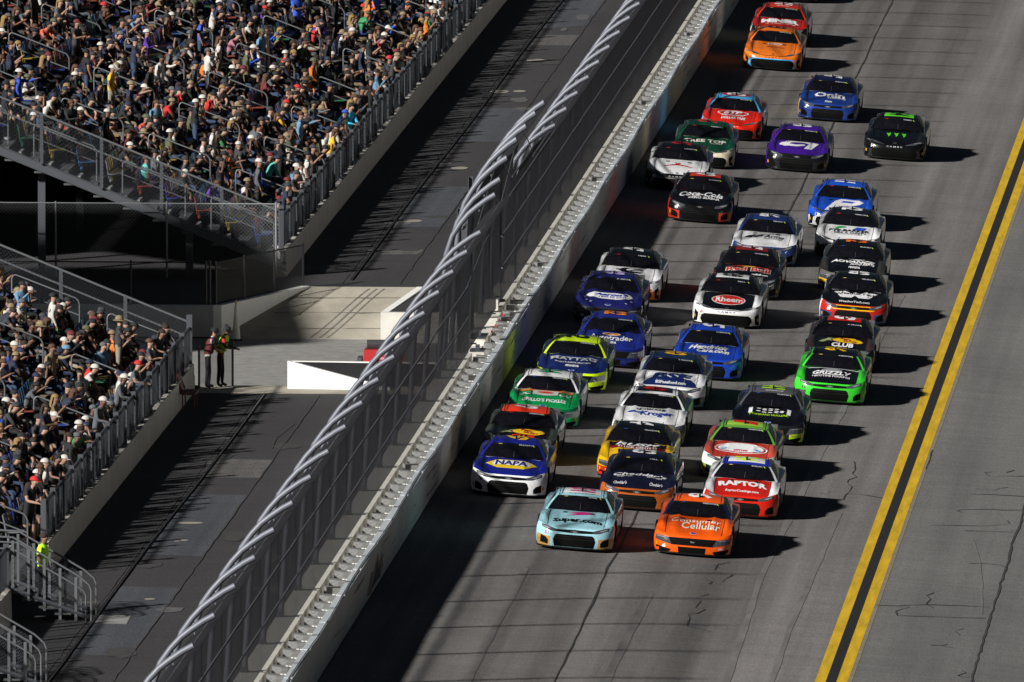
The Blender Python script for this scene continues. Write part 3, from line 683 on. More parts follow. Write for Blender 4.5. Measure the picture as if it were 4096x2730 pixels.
CARS = [
 ('chevy', 3.89, -8.57, dict(label='light blue stock car with pink bolt on hood, front left of the pack', side='lblue', hood='lblue', roof='lblue', corner='gold', name='WARE', num='51', numc='magenta', numbg='white', smallnum='magenta',
   art=[('P', bolt(.06, 1.20, .72, .36), 'magenta'), ('A', 'Super.com', .02, .74, 1.16, .26, 'black', .028, 0, .10), ('RT', 'Super.com', 0, 2.24, .62, .075, 'black')])),
 ('ford', 6.58, -7.73, dict(label='bright orange stock car with dark roof pillars, front right of the pack', side='orange', hood='orange', roof='orange', pillar='navy', name='KESELOWSKI', num='6', numc='white', smallnum='white',
   art=[('A', 'Consumer', .02, 1.15, 1.18, .20, '#efe6d2', .0, 0, .04), ('T', 'Cellular', .16, .82, .92, .34, '#efe6d2', .004, 0), ('FT', 'RFK', .72, .23, .12, .05, 'white')])),
 ('chevy', 1.73, 1.61, dict(label='blue hooded stock car with white flanks and yellow hexagon, beside the barrier', side='white', hood='#1a2288', roof='#1a2288', fascia='white', fender='#1a2288', name='ELLIOTT', num='9', numc='#e3b81c', smallnum='black',
   art=[('P', [(-.66, 1.02), (-.42, 1.24), (.42, 1.24), (.66, 1.02), (.34, .68), (-.34, .68)], '#e6c51e'), ('P', [(-.50, 1.0), (-.42, 1.2), (.42, 1.2), (.50, 1.0), (.42, .87), (-.42, .87)], 'white'), ('T', 'NAPA', 0, 1.03, .78, .28, '#14206e', .03, .05)])),
 ('chevy', 4.82, .92, dict(label='dark navy stock car with orange nose and white script on hood', side='navy', hood='#14142b', roof='#14142b', fascia='brown', corner='brown', fender='#14142b', name='HILL', num='33', numc='white',
   art=[('A', "Cheddar's", 0, 1.22, 1.30, .17, 'white', .012, .2, .03), ('T', 'SCRATCH', -.38, 1.05, .36, .07, 'white', .004, 0), ('T', 'KITCHEN', .38, 1.05, .36, .07, 'white', .004, 0), ('T', "Cheddar's", -.46, .60, .32, .16, 'white', .008, .15), ('T', "Cheddar's", .46, .60, .32, .16, 'white', .008, .15)])),
 ('chevy', 7.26, 1.21, dict(label='red stock car with white fenders and neon roof number, right of the pack', side='white', hood='red', roof='#22309a', pillar='silver', fascia='red', corner='red', fender='white', name='BYRON', num='24', numc='neon', numbg='white',
   art=[('A', 'RAPTOR', 0, 1.08, 1.22, .30, 'white', .045, -.15, .10), ('A', 'RaptorCoatings.com', .02, .58, .82, .13, 'white', .015, .1, .08)])),
 ('ford', 4.42, 7.33, dict(label='black and yellow stock car with dark red stripe across hood', side='yellow', hood='yellow', roof='black', fascia='yellow', corner='red', name='GRAGSON', num='4', numc='white',
   art=[('P', [(-.70, 1.0), (.70, 1.0), (.74, 1.17), (-.74, 1.17)], '#7d1219'), ('T', 'TRUCK CENTERS', 0, 1.085, .98, .11, 'white', .02, 0), ('P', [(-.74, 1.17), (.74, 1.17), (.74, 1.46), (-.74, 1.46)], 'black'), ('T', 'RUSH', 0, 1.29, 1.10, .19, 'white', .03, .35), ('FT', '4', -.72, .25, .06, .07, 'white')])),
 ('chevy', 6.83, 9.46, dict(label='green and red stock car with white ringed oval on hood', side='#dcdccb', hood='#c83a2a', roof='#5f9c3a', fascia='#dfe0cf', corner='#7c9a58', fender='#c4513c', name='CHASTAIN', num='1', numc='red', numbg='#9ac43c',
   art=[('E', 0, .98, .70, .38, 'white'), ('E', 0, .98, .655, .35, '#b81f24'), ('E', 0, .98, .60, .315, 'white'), ('E', -.44, .88, .09, .05, '#3f9fd0'), ('E', .44, .88, .09, .05, '#3f9fd0'), ('T', 'WOW', 0, .76, .36, .11, '#b81f24', .02, 0)])),
 ('toyota', 1.53, 8.95, dict(label='black stock car with orange-red roof and gold oval, next to the barrier', side='#3d4436', hood='black', roof='#ef3a14', pillar='black', fascia='char', name='BRISCOE', num='19', numc='white',
   art=fishoval(1.08) + [('T', 'CLUB', .06, .72, .58, .20, '#ef3a14', .03, .1)])),
 ('ford', 7.12, 18.28, dict(label='black and lime stock car with white dotted emblem on hood', side='black', hood='black', roof='#4d4f55', fascia='char', corner='lime', name='CUSTER', num='41', numc='lime',
   art=[('P', [(-.56, .88), (-.46, .88), (-.46, 1.28), (-.56, 1.28)], 'white'), ('P', [(.46, .88), (.56, .88), (.56, 1.28), (.46, 1.28)], 'white')] + [('E', ex, ey, .062, .028, 'white') for ex, ey in [(-.30, 1.25), (-.14, 1.22), (.02, 1.25), (.18, 1.25), (-.14, 1.12), (.02, 1.12), (.18, 1.08), (.33, 1.08), (-.30, 1.0), (-.14, .93), (.02, .93), (.18, .95), (.33, .98)]]
   + [('A', 'STANDARD NUCLEAR', 0, .74, .98, .10, 'lime', .012, 0, .07), ('FT', 'HFT', .68, .26, .10, .05, '#e06060'), ('RT', 'HAASTOOLING.COM', .03, 2.24, .46, .06, 'white')])),
 ('ford', 4.31, 15.71, dict(label='white stock car with blue script on hood in the middle lane', side='white', hood='white', roof='white', name='PREECE', num='60', numc='red', numbg='black', smallnum='black', fascia='#55585d',
   art=[('T', 'OIKOS', .02, 1.34, .66, .12, 'black', .03, 0), ('T', 'Kroger', .16, .98, .84, .34, '#1d3a9a', .02, .1), ('E', -.50, 1.05, .12, .06, '#1d3a9a'), ('T', '@', -.32, 1.03, .10, .13, '#1d3a9a', .02, .1)])),
 ('ford', 1.58, 17.78, dict(label='white roofed stock car with green hood, hugging the barrier', side='white', hood='green', roof='white', fascia='#0a5a34', corner='green', fender='green', name='GILLILAND', num='34', numc='green',
   art=[('A', "GRILLO'S PICKLES", 0, .72, 1.12, .17, 'white', .015, 0, .05), ('P', [(-.74, 1.30), (.74, 1.30), (.74, 1.45), (-.74, 1.45)], '#d8743a'), ('P', [(-.34, 1.10), (0, 1.02), (.34, 1.10), (.34, 1.40), (-.34, 1.40)], '#b8bdb9'), ('E', 0, 1.26, .22, .08, '#c8361f')] + [('E', ex, 1.08, .075, .09, 'white') for ex in (-.62, -.46, .46, .62)] + [('E', ex, 1.08, .05, .06, 'green') for ex in (-.62, -.46, .46, .62)])),
 ('chevy', 8.21, 29.05, dict(label='bright green stock car with black hood panel, nearest the yellow line', side='lgreen', hood='black', roof='black', pillar='lgreen', fascia='lgreen', name='ALLMENDINGER', num='16', numc='yellow', smallnum='black', fender='lgreen',
   art=[('P', [(-.74, 1.36), (.74, 1.36), (.74, 1.42), (-.74, 1.42)], 'silver'), ('P', [(-.22, 1.08), (-.30, 1.2), (-.15, 1.32), (.1, 1.33), (.28, 1.22), (.22, 1.08)], '#8d9092'), ('T', 'GRIZZLY', 0, .98, 1.0, .24, 'white', .03, .2), ('A', 'NICOTINE POUCHES', 0, .74, .98, .10, 'white', .008, 0, .08)])),
 ('chevy', 4.35, 24.71, dict(label='white and navy stock car with yellow roof number, behind the white one', side='white', hood='white', roof='#182a4c', fascia='white', corner='teal', name='T. DILLON', num='10', numc='yellow',
   art=[('P', [(-.74, .42), (.74, .42), (.66, .78), (.46, 1.02), (-.46, 1.02), (-.66, .78)], '#14255c'), ('P', [(-.62, .95), (.62, .95), (.72, 1.36), (-.72, 1.36)], 'white'), ('T', 'BSF', .02, 1.08, 1.04, .42, '#14255c', .06, .15), ('T', 'BSFseafood.com', .02, .62, .78, .16, 'white', .02, 0)])),
 ('ford', 1.76, 26.91, dict(label='neon yellow stock car with navy hood, by the barrier', side='neon', hood='#17245c', roof='neon', fascia='neon', fender='#17245c', name='CINDRIC', num='2', numc='black',
   art=[('P', [(-.64, 1.24), (.64, 1.24), (.66, 1.28), (-.66, 1.28)], 'silver'), ('T', 'MAYTAG', .0, 1.14, 1.18, .19, 'silver', .02, 0), ('A', "WHAT'S INSIDE MATTERS", 0, .86, .92, .075, 'white', .006, 0, .05), ('T', 'PENNZOIL', 0, .64, .36, .10, 'white', .03, .15)])),
 ('chevy', 8.10, 37.28, dict(label='black stock car with gold oval and white lettering, right lane', side='#3a2a28', hood='black', roof='black', fascia='char', name='A. DILLON', num='3', numc='white', numbg='red',
   art=fishoval(1.08) + [('T', 'CLUB', .06, .70, .58, .22, 'white', .03, .1)])),
 ('chevy', 4.92, 32.49, dict(label='royal blue stock car with white slanted lettering on hood', side='white', hood='#1a3fae', roof='#1a3fae', fascia='#1a3fae', fender='#1a3fae', name='LARSON', num='5', numc='white',
   art=[('A', 'Hendrick', -.02, 1.16, 1.04, .28, 'white', .03, .35, .05), ('T', 'Cars.com', .12, .88, .86, .24, 'white', .03, .35)])),
 ('ford', 2.34, 33.67, dict(label='deep blue stock car with orange roof number', side='#1d2a80', hood='#1d2a80', roof='#1d2a80', name='LOGANO', num='22', numc='#f08a1d', fascia='#151f5c',
   art=[('E', 0, 1.22, .25, .13, 'white'), ('E', 0, 1.22, .22, .105, '#f08a1d'), ('T', 'A', 0, 1.22, .16, .12, 'white', .02, 0), ('A', 'Autotrader', .02, .92, 1.12, .30, 'white', .01, 0, .06), ('T', 'PENNZOIL', .02, .60, .32, .10, 'white', .03, .15)])),
 ('toyota', 4.76, 46.36, dict(label='white and black stock car with red oval on hood', side='white', hood='black', roof='black', fascia='white', corner='white', grille_rim='#d7d7cf', name='BELL', num='20', numc='char', numbg='white', smallnum='maroon',
   art=[('E', 0, .92, .48, .37, 'white'), ('E', 0, .92, .455, .345, '#d3261c'), ('T', 'Rheem', .02, .92, .74, .32, 'white', .02, 0)])),
 ('chevy', 7.96, 49.82, dict(label='black and white stock car with yellow rimmed nose, right lane', side='white', hood='black', roof='black', fascia='#b3201c', corner='#2b3c66', fender='black', name='ZILISCH', num='88', numc='white', numbg='black',
   art=[('P', [(-.62, 1.32), (-.30, 1.32), (-.12, 1.12), (.0, 1.22), (.12, 1.12), (.30, 1.32), (.62, 1.32), (.38, .78), (.10, .78), (.0, .96), (-.10, .78), (-.38, .78)], 'white'), ('T', 'WeatherTech', 0, 1.12, 1.12, .15, 'black', .02, 0), ('A', 'WeatherTech.com', 0, .52, .84, .12, 'white', .015, 0, .05),
        ('F', [(-.50, .53), (.50, .53), (.48, .515), (-.48, .515)], 'yellow'), ('F', [(-.62, .44), (.62, .44), (.55, .41), (-.55, .41)], 'yellow')])),
 ('ford', 1.72, 44.39, dict(label='dark purple-blue starred stock car with white cloud banner, beside the barrier', side='#1d1f5e', hood='#1d1f5e', roof='#1d1f5e', fascia='#20233a', name='Z. SMITH', num='38', numc='#c9b7e8',
   art=[('P', [(-.66, .98), (-.6, 1.12), (-.4, 1.24), (-.1, 1.22), (.2, 1.24), (.55, 1.16), (.66, 1.0), (.55, .82), (.2, .74), (-.2, .76), (-.55, .84)], 'white'), ('T', "Aaron's", .04, 1.08, .92, .18, '#1f2f9a', .05, .2), ('T', 'rent to own', .08, .90, .72, .12, '#1f2f9a', .01, .1)] + [('T', '*', ex, ey, .07, .07, 'white', .04, 0) for ex, ey in [(-.5, .5), (.5, .5), (-.62, .62), (.64, .66), (-.70, .8)]])),
 ('toyota', 1.86, 51.23, dict(label='white stock car with black crescent on hood near the barrier', side='white', hood='white', roof='black', fascia='white', corner='#d8601c', grille_rim='#b9561e', name='HEIM', num='67', numc='white', smallnum='black',
   art=[('P', [(.08, 1.42), (-.2, 1.38), (-.34, 1.22), (-.22, 1.05), (.05, .98), (.32, 1.02), (.40, 1.12), (.2, 1.10), (.0, 1.12), (-.12, 1.22), (-.05, 1.34), (.2, 1.42)], 'black'), ('T', 'ROBUS', .10, .74, .72, .20, 'black', .01, 0), ('T', 'THRIVE FIT', .20, .56, .52, .09, 'black', .0, 0)])),
 ('chevy', 4.89, 54.51, dict(label='matte black stock car with red lettering and orange flanks', side='#b8431c', hood='#101014', roof='#101014', fascia='#1f2124', fender='#101014', name='VAN GISBERGEN', num='97', numc='white', numbg='#8c1a1a',
   art=[('P', [(-.60, 1.26), (-.2, 1.34), (.1, 1.28), (.55, 1.30), (.62, 1.22), (.2, 1.24), (-.2, 1.22)], '#c23a1c'), ('E', .0, 1.27, .20, .06, '#e2a01c'), ('T', 'Red Bull', .0, 1.02, 1.24, .30, '#e9ddd5', .075, 0), ('T', 'Red Bull', .0, 1.02, 1.20, .27, '#c4281c', .02, 0), ('T', 'redbull.com', .36, .66, .44, .10, 'white', .02, 0)])),
 ('ford', 7.54, 58.88, dict(label='black stock car with white slanted lettering and orange roof number', side='#31302e', hood='black', roof='black', fascia='#5e5c58', corner='yellow', name='BLANEY', num='12', numc='#e0681c',
   art=[('P', [(-.2, 1.36), (.35, 1.36), (.10, 1.30), (.42, 1.26), (-.05, 1.26), (.12, 1.31)], 'white'), ('A', 'ADVANCE', -.02, 1.12, 1.22, .17, 'white', .04, .25, .03), ('T', 'AUTO PARTS', .26, .93, .68, .12, 'white', .03, .2), ('T', 'PENNZOIL', .05, .68, .32, .11, 'white', .03, .15)])),
 ('chevy', 4.91, 64.30, dict(label='white hooded stock car with navy roof and lower body', side='white', hood='white', roof='#1c2f68', fascia='#22386c', corner='#22386c', fender='white', name='MEARS', num='66', numc='white', smallnum='silver',
   art=[('P', [(-.66, .94), (-.5, 1.1), (-.3, 1.16), (-.36, 1.02), (-.22, 1.08), (-.05, 1.2), (-.12, 1.02), (-.3, .9), (-.5, .92)], 'black'), ('T', 'Acme', .24, 1.06, .56, .26, '#15161a', .0, .35), ('T', 'SERVICES', .22, .84, .52, .07, '#55585d', .0, .1)])),
 ('toyota', 7.03, 68.31, dict(label='white stock car with green and blue letters on hood, right lane', side='white', hood='white', roof='#10131c', fascia='white', corner='navy', grille_rim='#1a2748', name='NEMECHEK', num='42', numc='white', smallnum='white',
   art=[('T', 'P', -.28, 1.26, .34, .24, '#2a9a4a', .06, .3), ('T', 'B', .30, 1.24, .40, .24, '#1f4fb8', .06, .3), ('T', 'PYE-BARKER', .0, 1.02, 1.14, .15, 'black', .02, .1), ('T', 'FIRE & SAFETY', .05, .84, .92, .11, '#15181f', .006, 0), ('T', 'DELIVERED BY LOCAL EXPERTS', .05, .72, .66, .05, '#55585d', .0, 0)])),
 ('toyota', 6.49, 76.54, dict(label='bright blue and white stock car with white band across hood, right lane', side='royal', hood='royal', roof='royal', fascia='royal', corner='white', grille_rim='white', name='HAMLIN', num='11', numc='white',
   art=[('P', [(-.48, .42), (-.18, .42), (-.05, .72), (.30, .80), (.56, .98), (.66, 1.22), (.50, 1.34), (-.05, 1.34), (-.22, 1.12)], 'white'), ('P', [(-.02, 1.02), (.30, 1.04), (.42, 1.18), (.04, 1.18)], 'royal')])),
 ('chevy', 2.61, 75.24, dict(label='black stock car with red corners and white flowing script', side='#9c2216', hood='black', roof='black', fascia='black', corner='#b8341c', fender='black', name='SUÁREZ', num='99', numc='white', numbg='#c8321a',
   art=[('A', 'Coca-Cola', -.02, 1.08, 1.26, .34, 'white', .02, .3, .04), ('A', 'ZERO SUGAR', .08, .76, .92, .14, 'white', .025, 0, .08)])),
 ('toyota', 1.50, 84.40, dict(label='white hooded stock car with black nose, pinned against the barrier', side='black', hood='white', roof='black', fascia='black', corner='black', grille_rim='#6f6a64', fender='white', name='REDDICK', num='45', numc='#b01f2a', art=[('P', JUMP, '#a8121d')], yaw=.015)),
 ('chevy', 4.53, 93.50, dict(label='purple hooded stock car with white swirl, centre of the rear group', side='purple', hood='purple', roof='purple', fascia='#15151a', corner='#15151a', name='BOWMAN', num='48', numc='white', smallnum='white',
   art=[('P', [(.42, .72), (.62, 1.36), (.20, 1.40), (-.26, 1.40), (-.56, 1.26), (-.62, 1.06), (-.40, .90), (-.05, .88), (.22, 1.0), (.16, 1.12), (-.10, 1.04), (-.30, 1.10), (-.22, 1.24), (.16, 1.26), (.32, 1.16), (.18, .72)], 'white')])),
 ('toyota', 7.13, 99.92, dict(label='all black stock car with three green claw marks', side='#17181a', hood='black', roof='black', fascia='black', corner='#26282b', name='GIBBS', num='54', numc='black', numbg='#5fd02a', smallnum='white',
   art=[('P', claw(-.24, .07), '#55c81e'), ('P', claw(.0, .07), '#55c81e'), ('P', claw(.24, .07), '#55c81e')])),
 ('toyota', 1.87, 92.38, dict(label='dark green stock car with cream nose and white lettering', side='cream', hood='dgreen', roof='dgreen', fascia='cream', corner='cream', fender='dgreen', name='HERBST', num='35', numc='#c8361f', numbg='dgreen', smallnum='dgreen', yaw=.02,
   art=[('A', 'TREE TOP', 0, 1.12, 1.24, .24, '#efe9da', .02, 0, .05), ('T', 'SINCE 1960', .36, .90, .34, .06, '#efe9da', 0, 0)])),
 ('toyota', 2.19, 102.26, dict(label='red and sky blue stock car with oval badge on hood', side='sky', hood='hred', roof='sky', fascia='hred', corner='hred', fender='hred', name='JONES', num='43', numc='white',
   art=[('RE', 0, 2.62, .46, .34, '#a81c16'), ('E', .0, 1.16, .50, .22, 'white'), ('E', .0, 1.16, .46, .19, '#b01f16'), ('T', 'STP', .0, 1.18, .56, .24, 'white', .04, .2), ('T', 'FUEL ADDITIVE', .0, .92, .66, .07, 'white', .01, 0), ('A', 'DOLLAR TREE', .04, .70, .74, .15, 'white', .03, .1, .06)])),
 ('chevy', 4.68, 111.27, dict(label='royal blue stock car with white rounded lettering, yellow flank', side='#c9a51c', hood='#1d3a86', roof='navy', fascia='#1d3a86', corner='#1d3a86', fender='#1d3a86', name='STENHOUSE', num='47', numc='white',
   art=[('T', 'Onin', .0, 1.06, .94, .38, 'white', .03, 0), ('T', 'STAFFING', .24, .80, .56, .11, 'white', .02, 0), ('T', 'Onin', .0, .50, .22, .14, 'white', .03, 0)])),
 ('toyota', 2.26, 127.88, dict(label='orange stock car with turquoise rimmed grille, near the back', side='#e8731c', hood='#ee7a20', roof='#e8731c', fascia='#ee7a20', corner='#e8731c', grille_rim='cyan', name='WALLACE', num='23', numc='char', smallnum='char', yaw=.01,
   art=[('P', [(-.22, 1.16), (.24, 1.16), (.26, 1.34), (-.24, 1.34)], '#e6cdbf'), ('T', 'Leidos', .02, 1.25, .36, .10, '#7a4a30', .0, .2), ('T', 'whataburger', .04, .92, .60, .13, '#8a3c12', .0, .1)])),
 ('chevy', 2.02, 137.18, dict(label='deep red stock car with neon corners, behind the orange one', side='#c9ccc6', hood='#b3200f', roof='#c5301a', pillar='#c5301a', fascia='char', corner='neon', fender='#b3200f', name='MCDOWELL', num='71', numc='white',
   art=[('A', 'MINER', .0, 1.10, 1.24, .34, 'white', .06, -.05, .06), ('T', 'FOR THE WORKDAY AND HOME', .03, .80, .98, .08, '#e6c9c0', .01, 0), ('RT', 'MILWAUKEE', 0, 2.24, .4, .06, 'white')])),
 ('ford', 1.62, 155.1, dict(label='dark stock car with red corner cut off by the top edge', side='#57201a', hood='black', roof='black', fascia='black', corner='#8f2418')),
]
for k, x, y, d in CARS: make_car(k, x - .04, y + .79, **d)

TB_RED = decal_mat('#b02020')
for f in FOAMS:
    if 32.2 < f.location.y < 37.6:
        V, F = text_shape('TOYOTA', .015, 0); mb = MB(); mb.add([(x * .24 - .36, -.222, z * .065 + .925) for x, z in V], F); mb.build('block_lettering', decal_mat('char'), f)
        mb = MB(); mb.box(-.56, -.51, -.222, -.218, .895, .955); mb.build('block_logo', TB_RED, f)
# ------------------------------------------------------------------ access road behind the fence, crossover, ramp
def quad(name, pts, m, z, parent=None):
    mb = MB(); mb.add([(x, y, z) for x, y in pts], [tuple(range(len(pts)))]); return mb.build(name, m, parent)
def slab(name, x0, x1, y0, y1, z, m, ny=1, zf=None):
    mb = MB(); mb.grid([[(x, y0 + (y1 - y0) * j / ny, (zf(y0 + (y1 - y0) * j / ny) if zf else z)) for x in (x0, x1)] for j in range(ny + 1)])
    return tag(mb.build(name, m), kind='structure')
road1 = slab('access_road', -60, -.9, -140, 25.4, 0.0, ROAD, 20)
road2 = slab('access_road', -60, -.9, 54.2, 420, 0.0, ROAD, 30)
road1['label'] = 'dark access road between the fence and the near grandstand'; road2['label'] = 'dark access road between the fence and the far grandstand'
slab('raised_ground', -60, -8.9, 48.3, 54.2, 0.0, ROAD)
mb = MB(); mb.add([(-8.9, 48.3, 0), (-6.95, 54.2, 0), (-8.9, 54.2, 0)], [(0, 1, 2)]); tag(mb.build('raised_ground', ROAD), kind='structure')
slab('concrete_rim', -7.6, -1.2, 25.4, 27.4, .002, CONC)
slab('crossover_slope', -60, -1.2, 27.4, 33.5, 0, CONCG, 6, lambda y: .002 - .8 * (y - 27.4) / 6.1)
slab('crossover_floor', -60, -1.2, 33.5, 47.8, -.798, CONCG)
slab('concrete_ramp', -8.9, -1.2, 47.8, 54.2, 0, CONC, 8, lambda y: -.798 + .798 * (lambda t: t * t * (3 - 2 * t) * .35 + t * .65)((y - 47.8) / 6.4))
rampz = lambda y: -.798 + .798 * (lambda t: t * t * (3 - 2 * t) * .35 + t * .65)((y - 47.8) / 6.4)
TYM = mat('tyre_mark', (.17, .16, .14), .85, noise=.4, nscale=6)
ramp_o = bpy.data.objects['concrete_ramp']
for xa, xb, w in ((-6.3, -5.15, .05), (-6.05, -4.95, .06), (-5.85, -4.75, .05)):
    mb = MB(); mb.grid([[(xa + (xb - xa) * t + q * w / 2, 48.0 + 5.9 * t, rampz(48.0 + 5.9 * t) + .006) for q in (-1, 1)] for t in np.linspace(0, 1, 12)]); mb.build('tyre_mark', TYM, ramp_o)
for y_ in (49.2, 51.0, 52.7):
    mb = MB(); mb.grid([[(x, y_ + rnd.uniform(-.08, .08) + q * .025, rampz(y_) + .012) for x in np.linspace(-7.5, -4.2, 8)] for q in (-1, 1)]); mb.build('joint', TYM, ramp_o)
RUB = mat('rubber_mark', (.138, .130, .127), .8, noise=.35, nscale=2, nstretch=(1, .2, 1))
for pts, w in (([(12.8, 1.5), (13.11, -3.1), (13.3, -7.4), (13.5, -13.6)], .05), ([(8.6, -40), (8.3, -10), (8.5, 20), (8.9, 60)], .16), ([(9.6, -60), (9.4, -20), (9.5, 5)], .12), ([(5.9, -50), (6.0, -15)], .2), ([(3.1, -50), (3.0, -12)], .2)):
    mb = MB(); ribbon(mb, wobble(pts, 2.0, .01), w, .006, .25); mb.build('rubber_mark', RUB, track if pts[0][0] < 10.4 else apron)
for pts, m in (([(-5.84, 1.3), (-4.4, 1.25), (-4.38, -12.2), (-5.9, -11.7)], PATCH), ([(-5.98, 9.5), (-4.41, 9.3), (-4.41, 5.1), (-5.75, 5.2)], PATCH2),
   ([(-5.81, -18.4), (-4.41, -18.7), (-4.4, -32.1), (-5.79, -31.8)], PATCH), ([(-5.85, -24.3), (-5.06, -24.2), (-5.01, -26.0), (-5.81, -25.8)], CONCG), ([(-5.7, 140.2), (-4.38, 140.1), (-4.41, 135.9), (-5.72, 136)], PATCH2),
   ([(-5.84, 154.8), (-4.43, 154.9), (-4.39, 144), (-5.75, 142.8)], PATCH), ([(-5.97, 65.1), (-4.39, 65.2), (-4.51, 63.7), (-5.87, 63.6)], PATCH2), ([(-5.8, 112), (-4.4, 112), (-4.42, 100), (-5.82, 100)], PATCH), ([(-5.8, 85), (-4.4, 85), (-4.42, 72), (-5.82, 72)], PATCH)):
    quad('patch', pts[::-1], m, .004 if m is not CONCG else .009, road1 if pts[0][1] < 20 else road2)
stn = mat('pale_stain', (.24, .22, .18), .8, noise=.4, nscale=5)
for x, y, w, l in ((-5.26, -5.05, .62, .25), (-5.1, -8.8, .2, .15), (-5.25, -9.0, .15, .1), (-5.4, 73.9, .7, .5), (-5.1, 91, .5, .5), (-5.6, 118, .6, .6), (-5.0, 118.2, .4, .4), (-4.9, -21, .25, .2), (-5.2, 130, .6, .5)):
    quad('stain', ell(x, y, w / 2, l, 12), stn, .012, road1 if y < 20 else road2)
st2 = random.Random(3)
SMUD = mat('road_smudge', (.030, .029, .030), .85, noise=.5, nscale=3); SMUL = mat('road_smudge_light', (.075, .073, .074), .85, noise=.5, nscale=3)
for i in range(46):
    x, y = st2.uniform(-7.0, -2.2), st2.choice([st2.uniform(-38, 23), st2.uniform(58, 160)]); w, l = st2.uniform(.1, .5), st2.uniform(.2, 1.6)
    pts = [(x + w * math.cos(a) * st2.uniform(.5, 1.2), y + l * math.sin(a) * st2.uniform(.5, 1.2)) for a in np.linspace(0, 2 * math.pi, 11)[:-1]]
    quad('stain', pts, SMUD if st2.random() < .5 else SMUL, .0085 + .00005 * i, road1 if y < 30 else road2)
def roadline(name, x, y0, y1, w, m, par, amp=.03):
    mb = MB(); L, Q = [], []; y = y0
    while y <= y1:
        ww = w * rnd.uniform(.6, 1.4) / 2; xx = x + rnd.uniform(-amp, amp); L.append((xx - ww, y, .014)); Q.append((xx + ww, y, .014)); y += 1.1
    mb.grid([Q, L]); return mb.build(name, m, par)
for a, b, par in ((-140, 25, road1), (55, 300, road2)):
    roadline('road_joint', -4.40, a, b, .03, CRACK, par, .02); roadline('road_joint', -5.95, a, b, .02, CRACK, par, .02)
for a, b in ((-140, 25.2), (56, 300)):
    mb = MB(); mb.tube([(-5.80 + .03 * math.sin(t * .13), t, .03) for t in np.linspace(a, b, 80)], .02, 6)  # thin black tube forming the long dark line on the road
    tag(mb.build('ground_line', CBLK), 'thick black cable lying along the near access road' if a < 0 else 'thick black cable lying along the far access road', 'cable')
rc = MB()
for pts in ([(-4.5, 18), (-4.7, 14.5), (-4.62, 12)], [(-5.3, 20), (-5.0, 19.2)], [(-3.4, 6), (-3.7, 3), (-3.55, 0)], [(-3.2, -14), (-3.6, -15.5)]):
    L = [(x - .012, y, .013) for x, y in pts]; Q = [(x + .012, y, .013) for x, y in pts]; rc.grid([Q, L])
tag(rc.build('road_cracks', CRACK, road1), kind='stuff')

# retaining block with black chain-link fence
rw = empty('retaining_wall', (-8.9, 48.3, -.8), 'white retaining wall with wedge shaped side beside the concrete ramp', 'wall')
SHADEW = mat('shaded_white_paint', (.34, .345, .35), .7, noise=.12, nscale=2)  # white wall paint greyed, the front face's shade put into the colour
mb = MB(); mb.hexa([(-51, 0, 0), (0, 0, 0), (0, .25, 0), (-51, .25, 0)], [(-51, 0, .84), (0, 0, .84), (0, .25, .84), (-51, .25, .84)]); mb.build('front_face', SHADEW, rw)
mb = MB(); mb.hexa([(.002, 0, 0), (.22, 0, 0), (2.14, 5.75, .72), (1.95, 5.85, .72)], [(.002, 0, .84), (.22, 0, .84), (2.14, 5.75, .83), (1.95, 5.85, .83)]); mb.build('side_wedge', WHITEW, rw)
def chain_fence(name, pts, h, label, m=BLK, cell=.07, r=.003, posts=None, toprail=True, pr=.03):
    root = empty(name, pts[0], label, 'fence'); O = Vector(pts[0])
    for p in (posts or pts):
        mb = MB(); q = Vector(p) - O; mb.tube([q, q + Vector((0, 0, h + .05))], pr, 7); mb.build('post', m, root)
    for a, b in zip(pts[:-1], pts[1:]):
        a, b = Vector(a) - O, Vector(b) - O
        tag(panel_wires(a + Vector((0, 0, .04)), b - a, Vector((0, 0, h - .04)), cell, r).build('wire_mesh', m, root), kind='stuff')
        if toprail: mb = MB(); mb.tube([a + Vector((0, 0, h)), b + Vector((0, 0, h))], pr * .6, 6); mb.build('top_rail', m, root)
    return root
chain_fence('chain_link_fence', [(-6.94, 54.1, .03), (-8.85, 48.6, .04)], 1.1, 'black chain-link fence climbing along the wedge wall', posts=[(-6.94, 54.1, .03), (-7.58, 52.26, .03), (-8.24, 50.4, .03), (-8.85, 48.6, .04)])
chain_fence('chain_link_fence', [(-8.95, 48.5, .04), (-17, 48.5, .04)], 1.12, 'black chain-link fence on top of the white retaining wall', posts=[(-9.0, 48.5, .04), (-9.1, 48.45, .04), (-11.1, 48.5, .04), (-13.5, 48.5, .04), (-17, 48.5, .04)])
GREYW = mat('grey_wire', (.22, .23, .24), .5, metal=.3)
chain_fence('tall_chain_link_fence', [(-7.75, 56.6, 0), (-16.5, 56.6, 0)], 2.0, 'tall grey chain-link fence closing the end of the far grandstand', GREYW, .10, .003, posts=[(-7.85, 56.6, 0), (-10.8, 56.6, 0), (-13.8, 56.6, 0), (-16.5, 56.6, 0)])
gf = chain_fence('gate_fence', [(-7.5, 25.9, .02), (-6.74, 27.0, .02)], 1.12, 'short black chain-link gate panel in front of the two officials', posts=[(-7.5, 25.9, .02), (-6.74, 27.0, .02)], cell=.06)
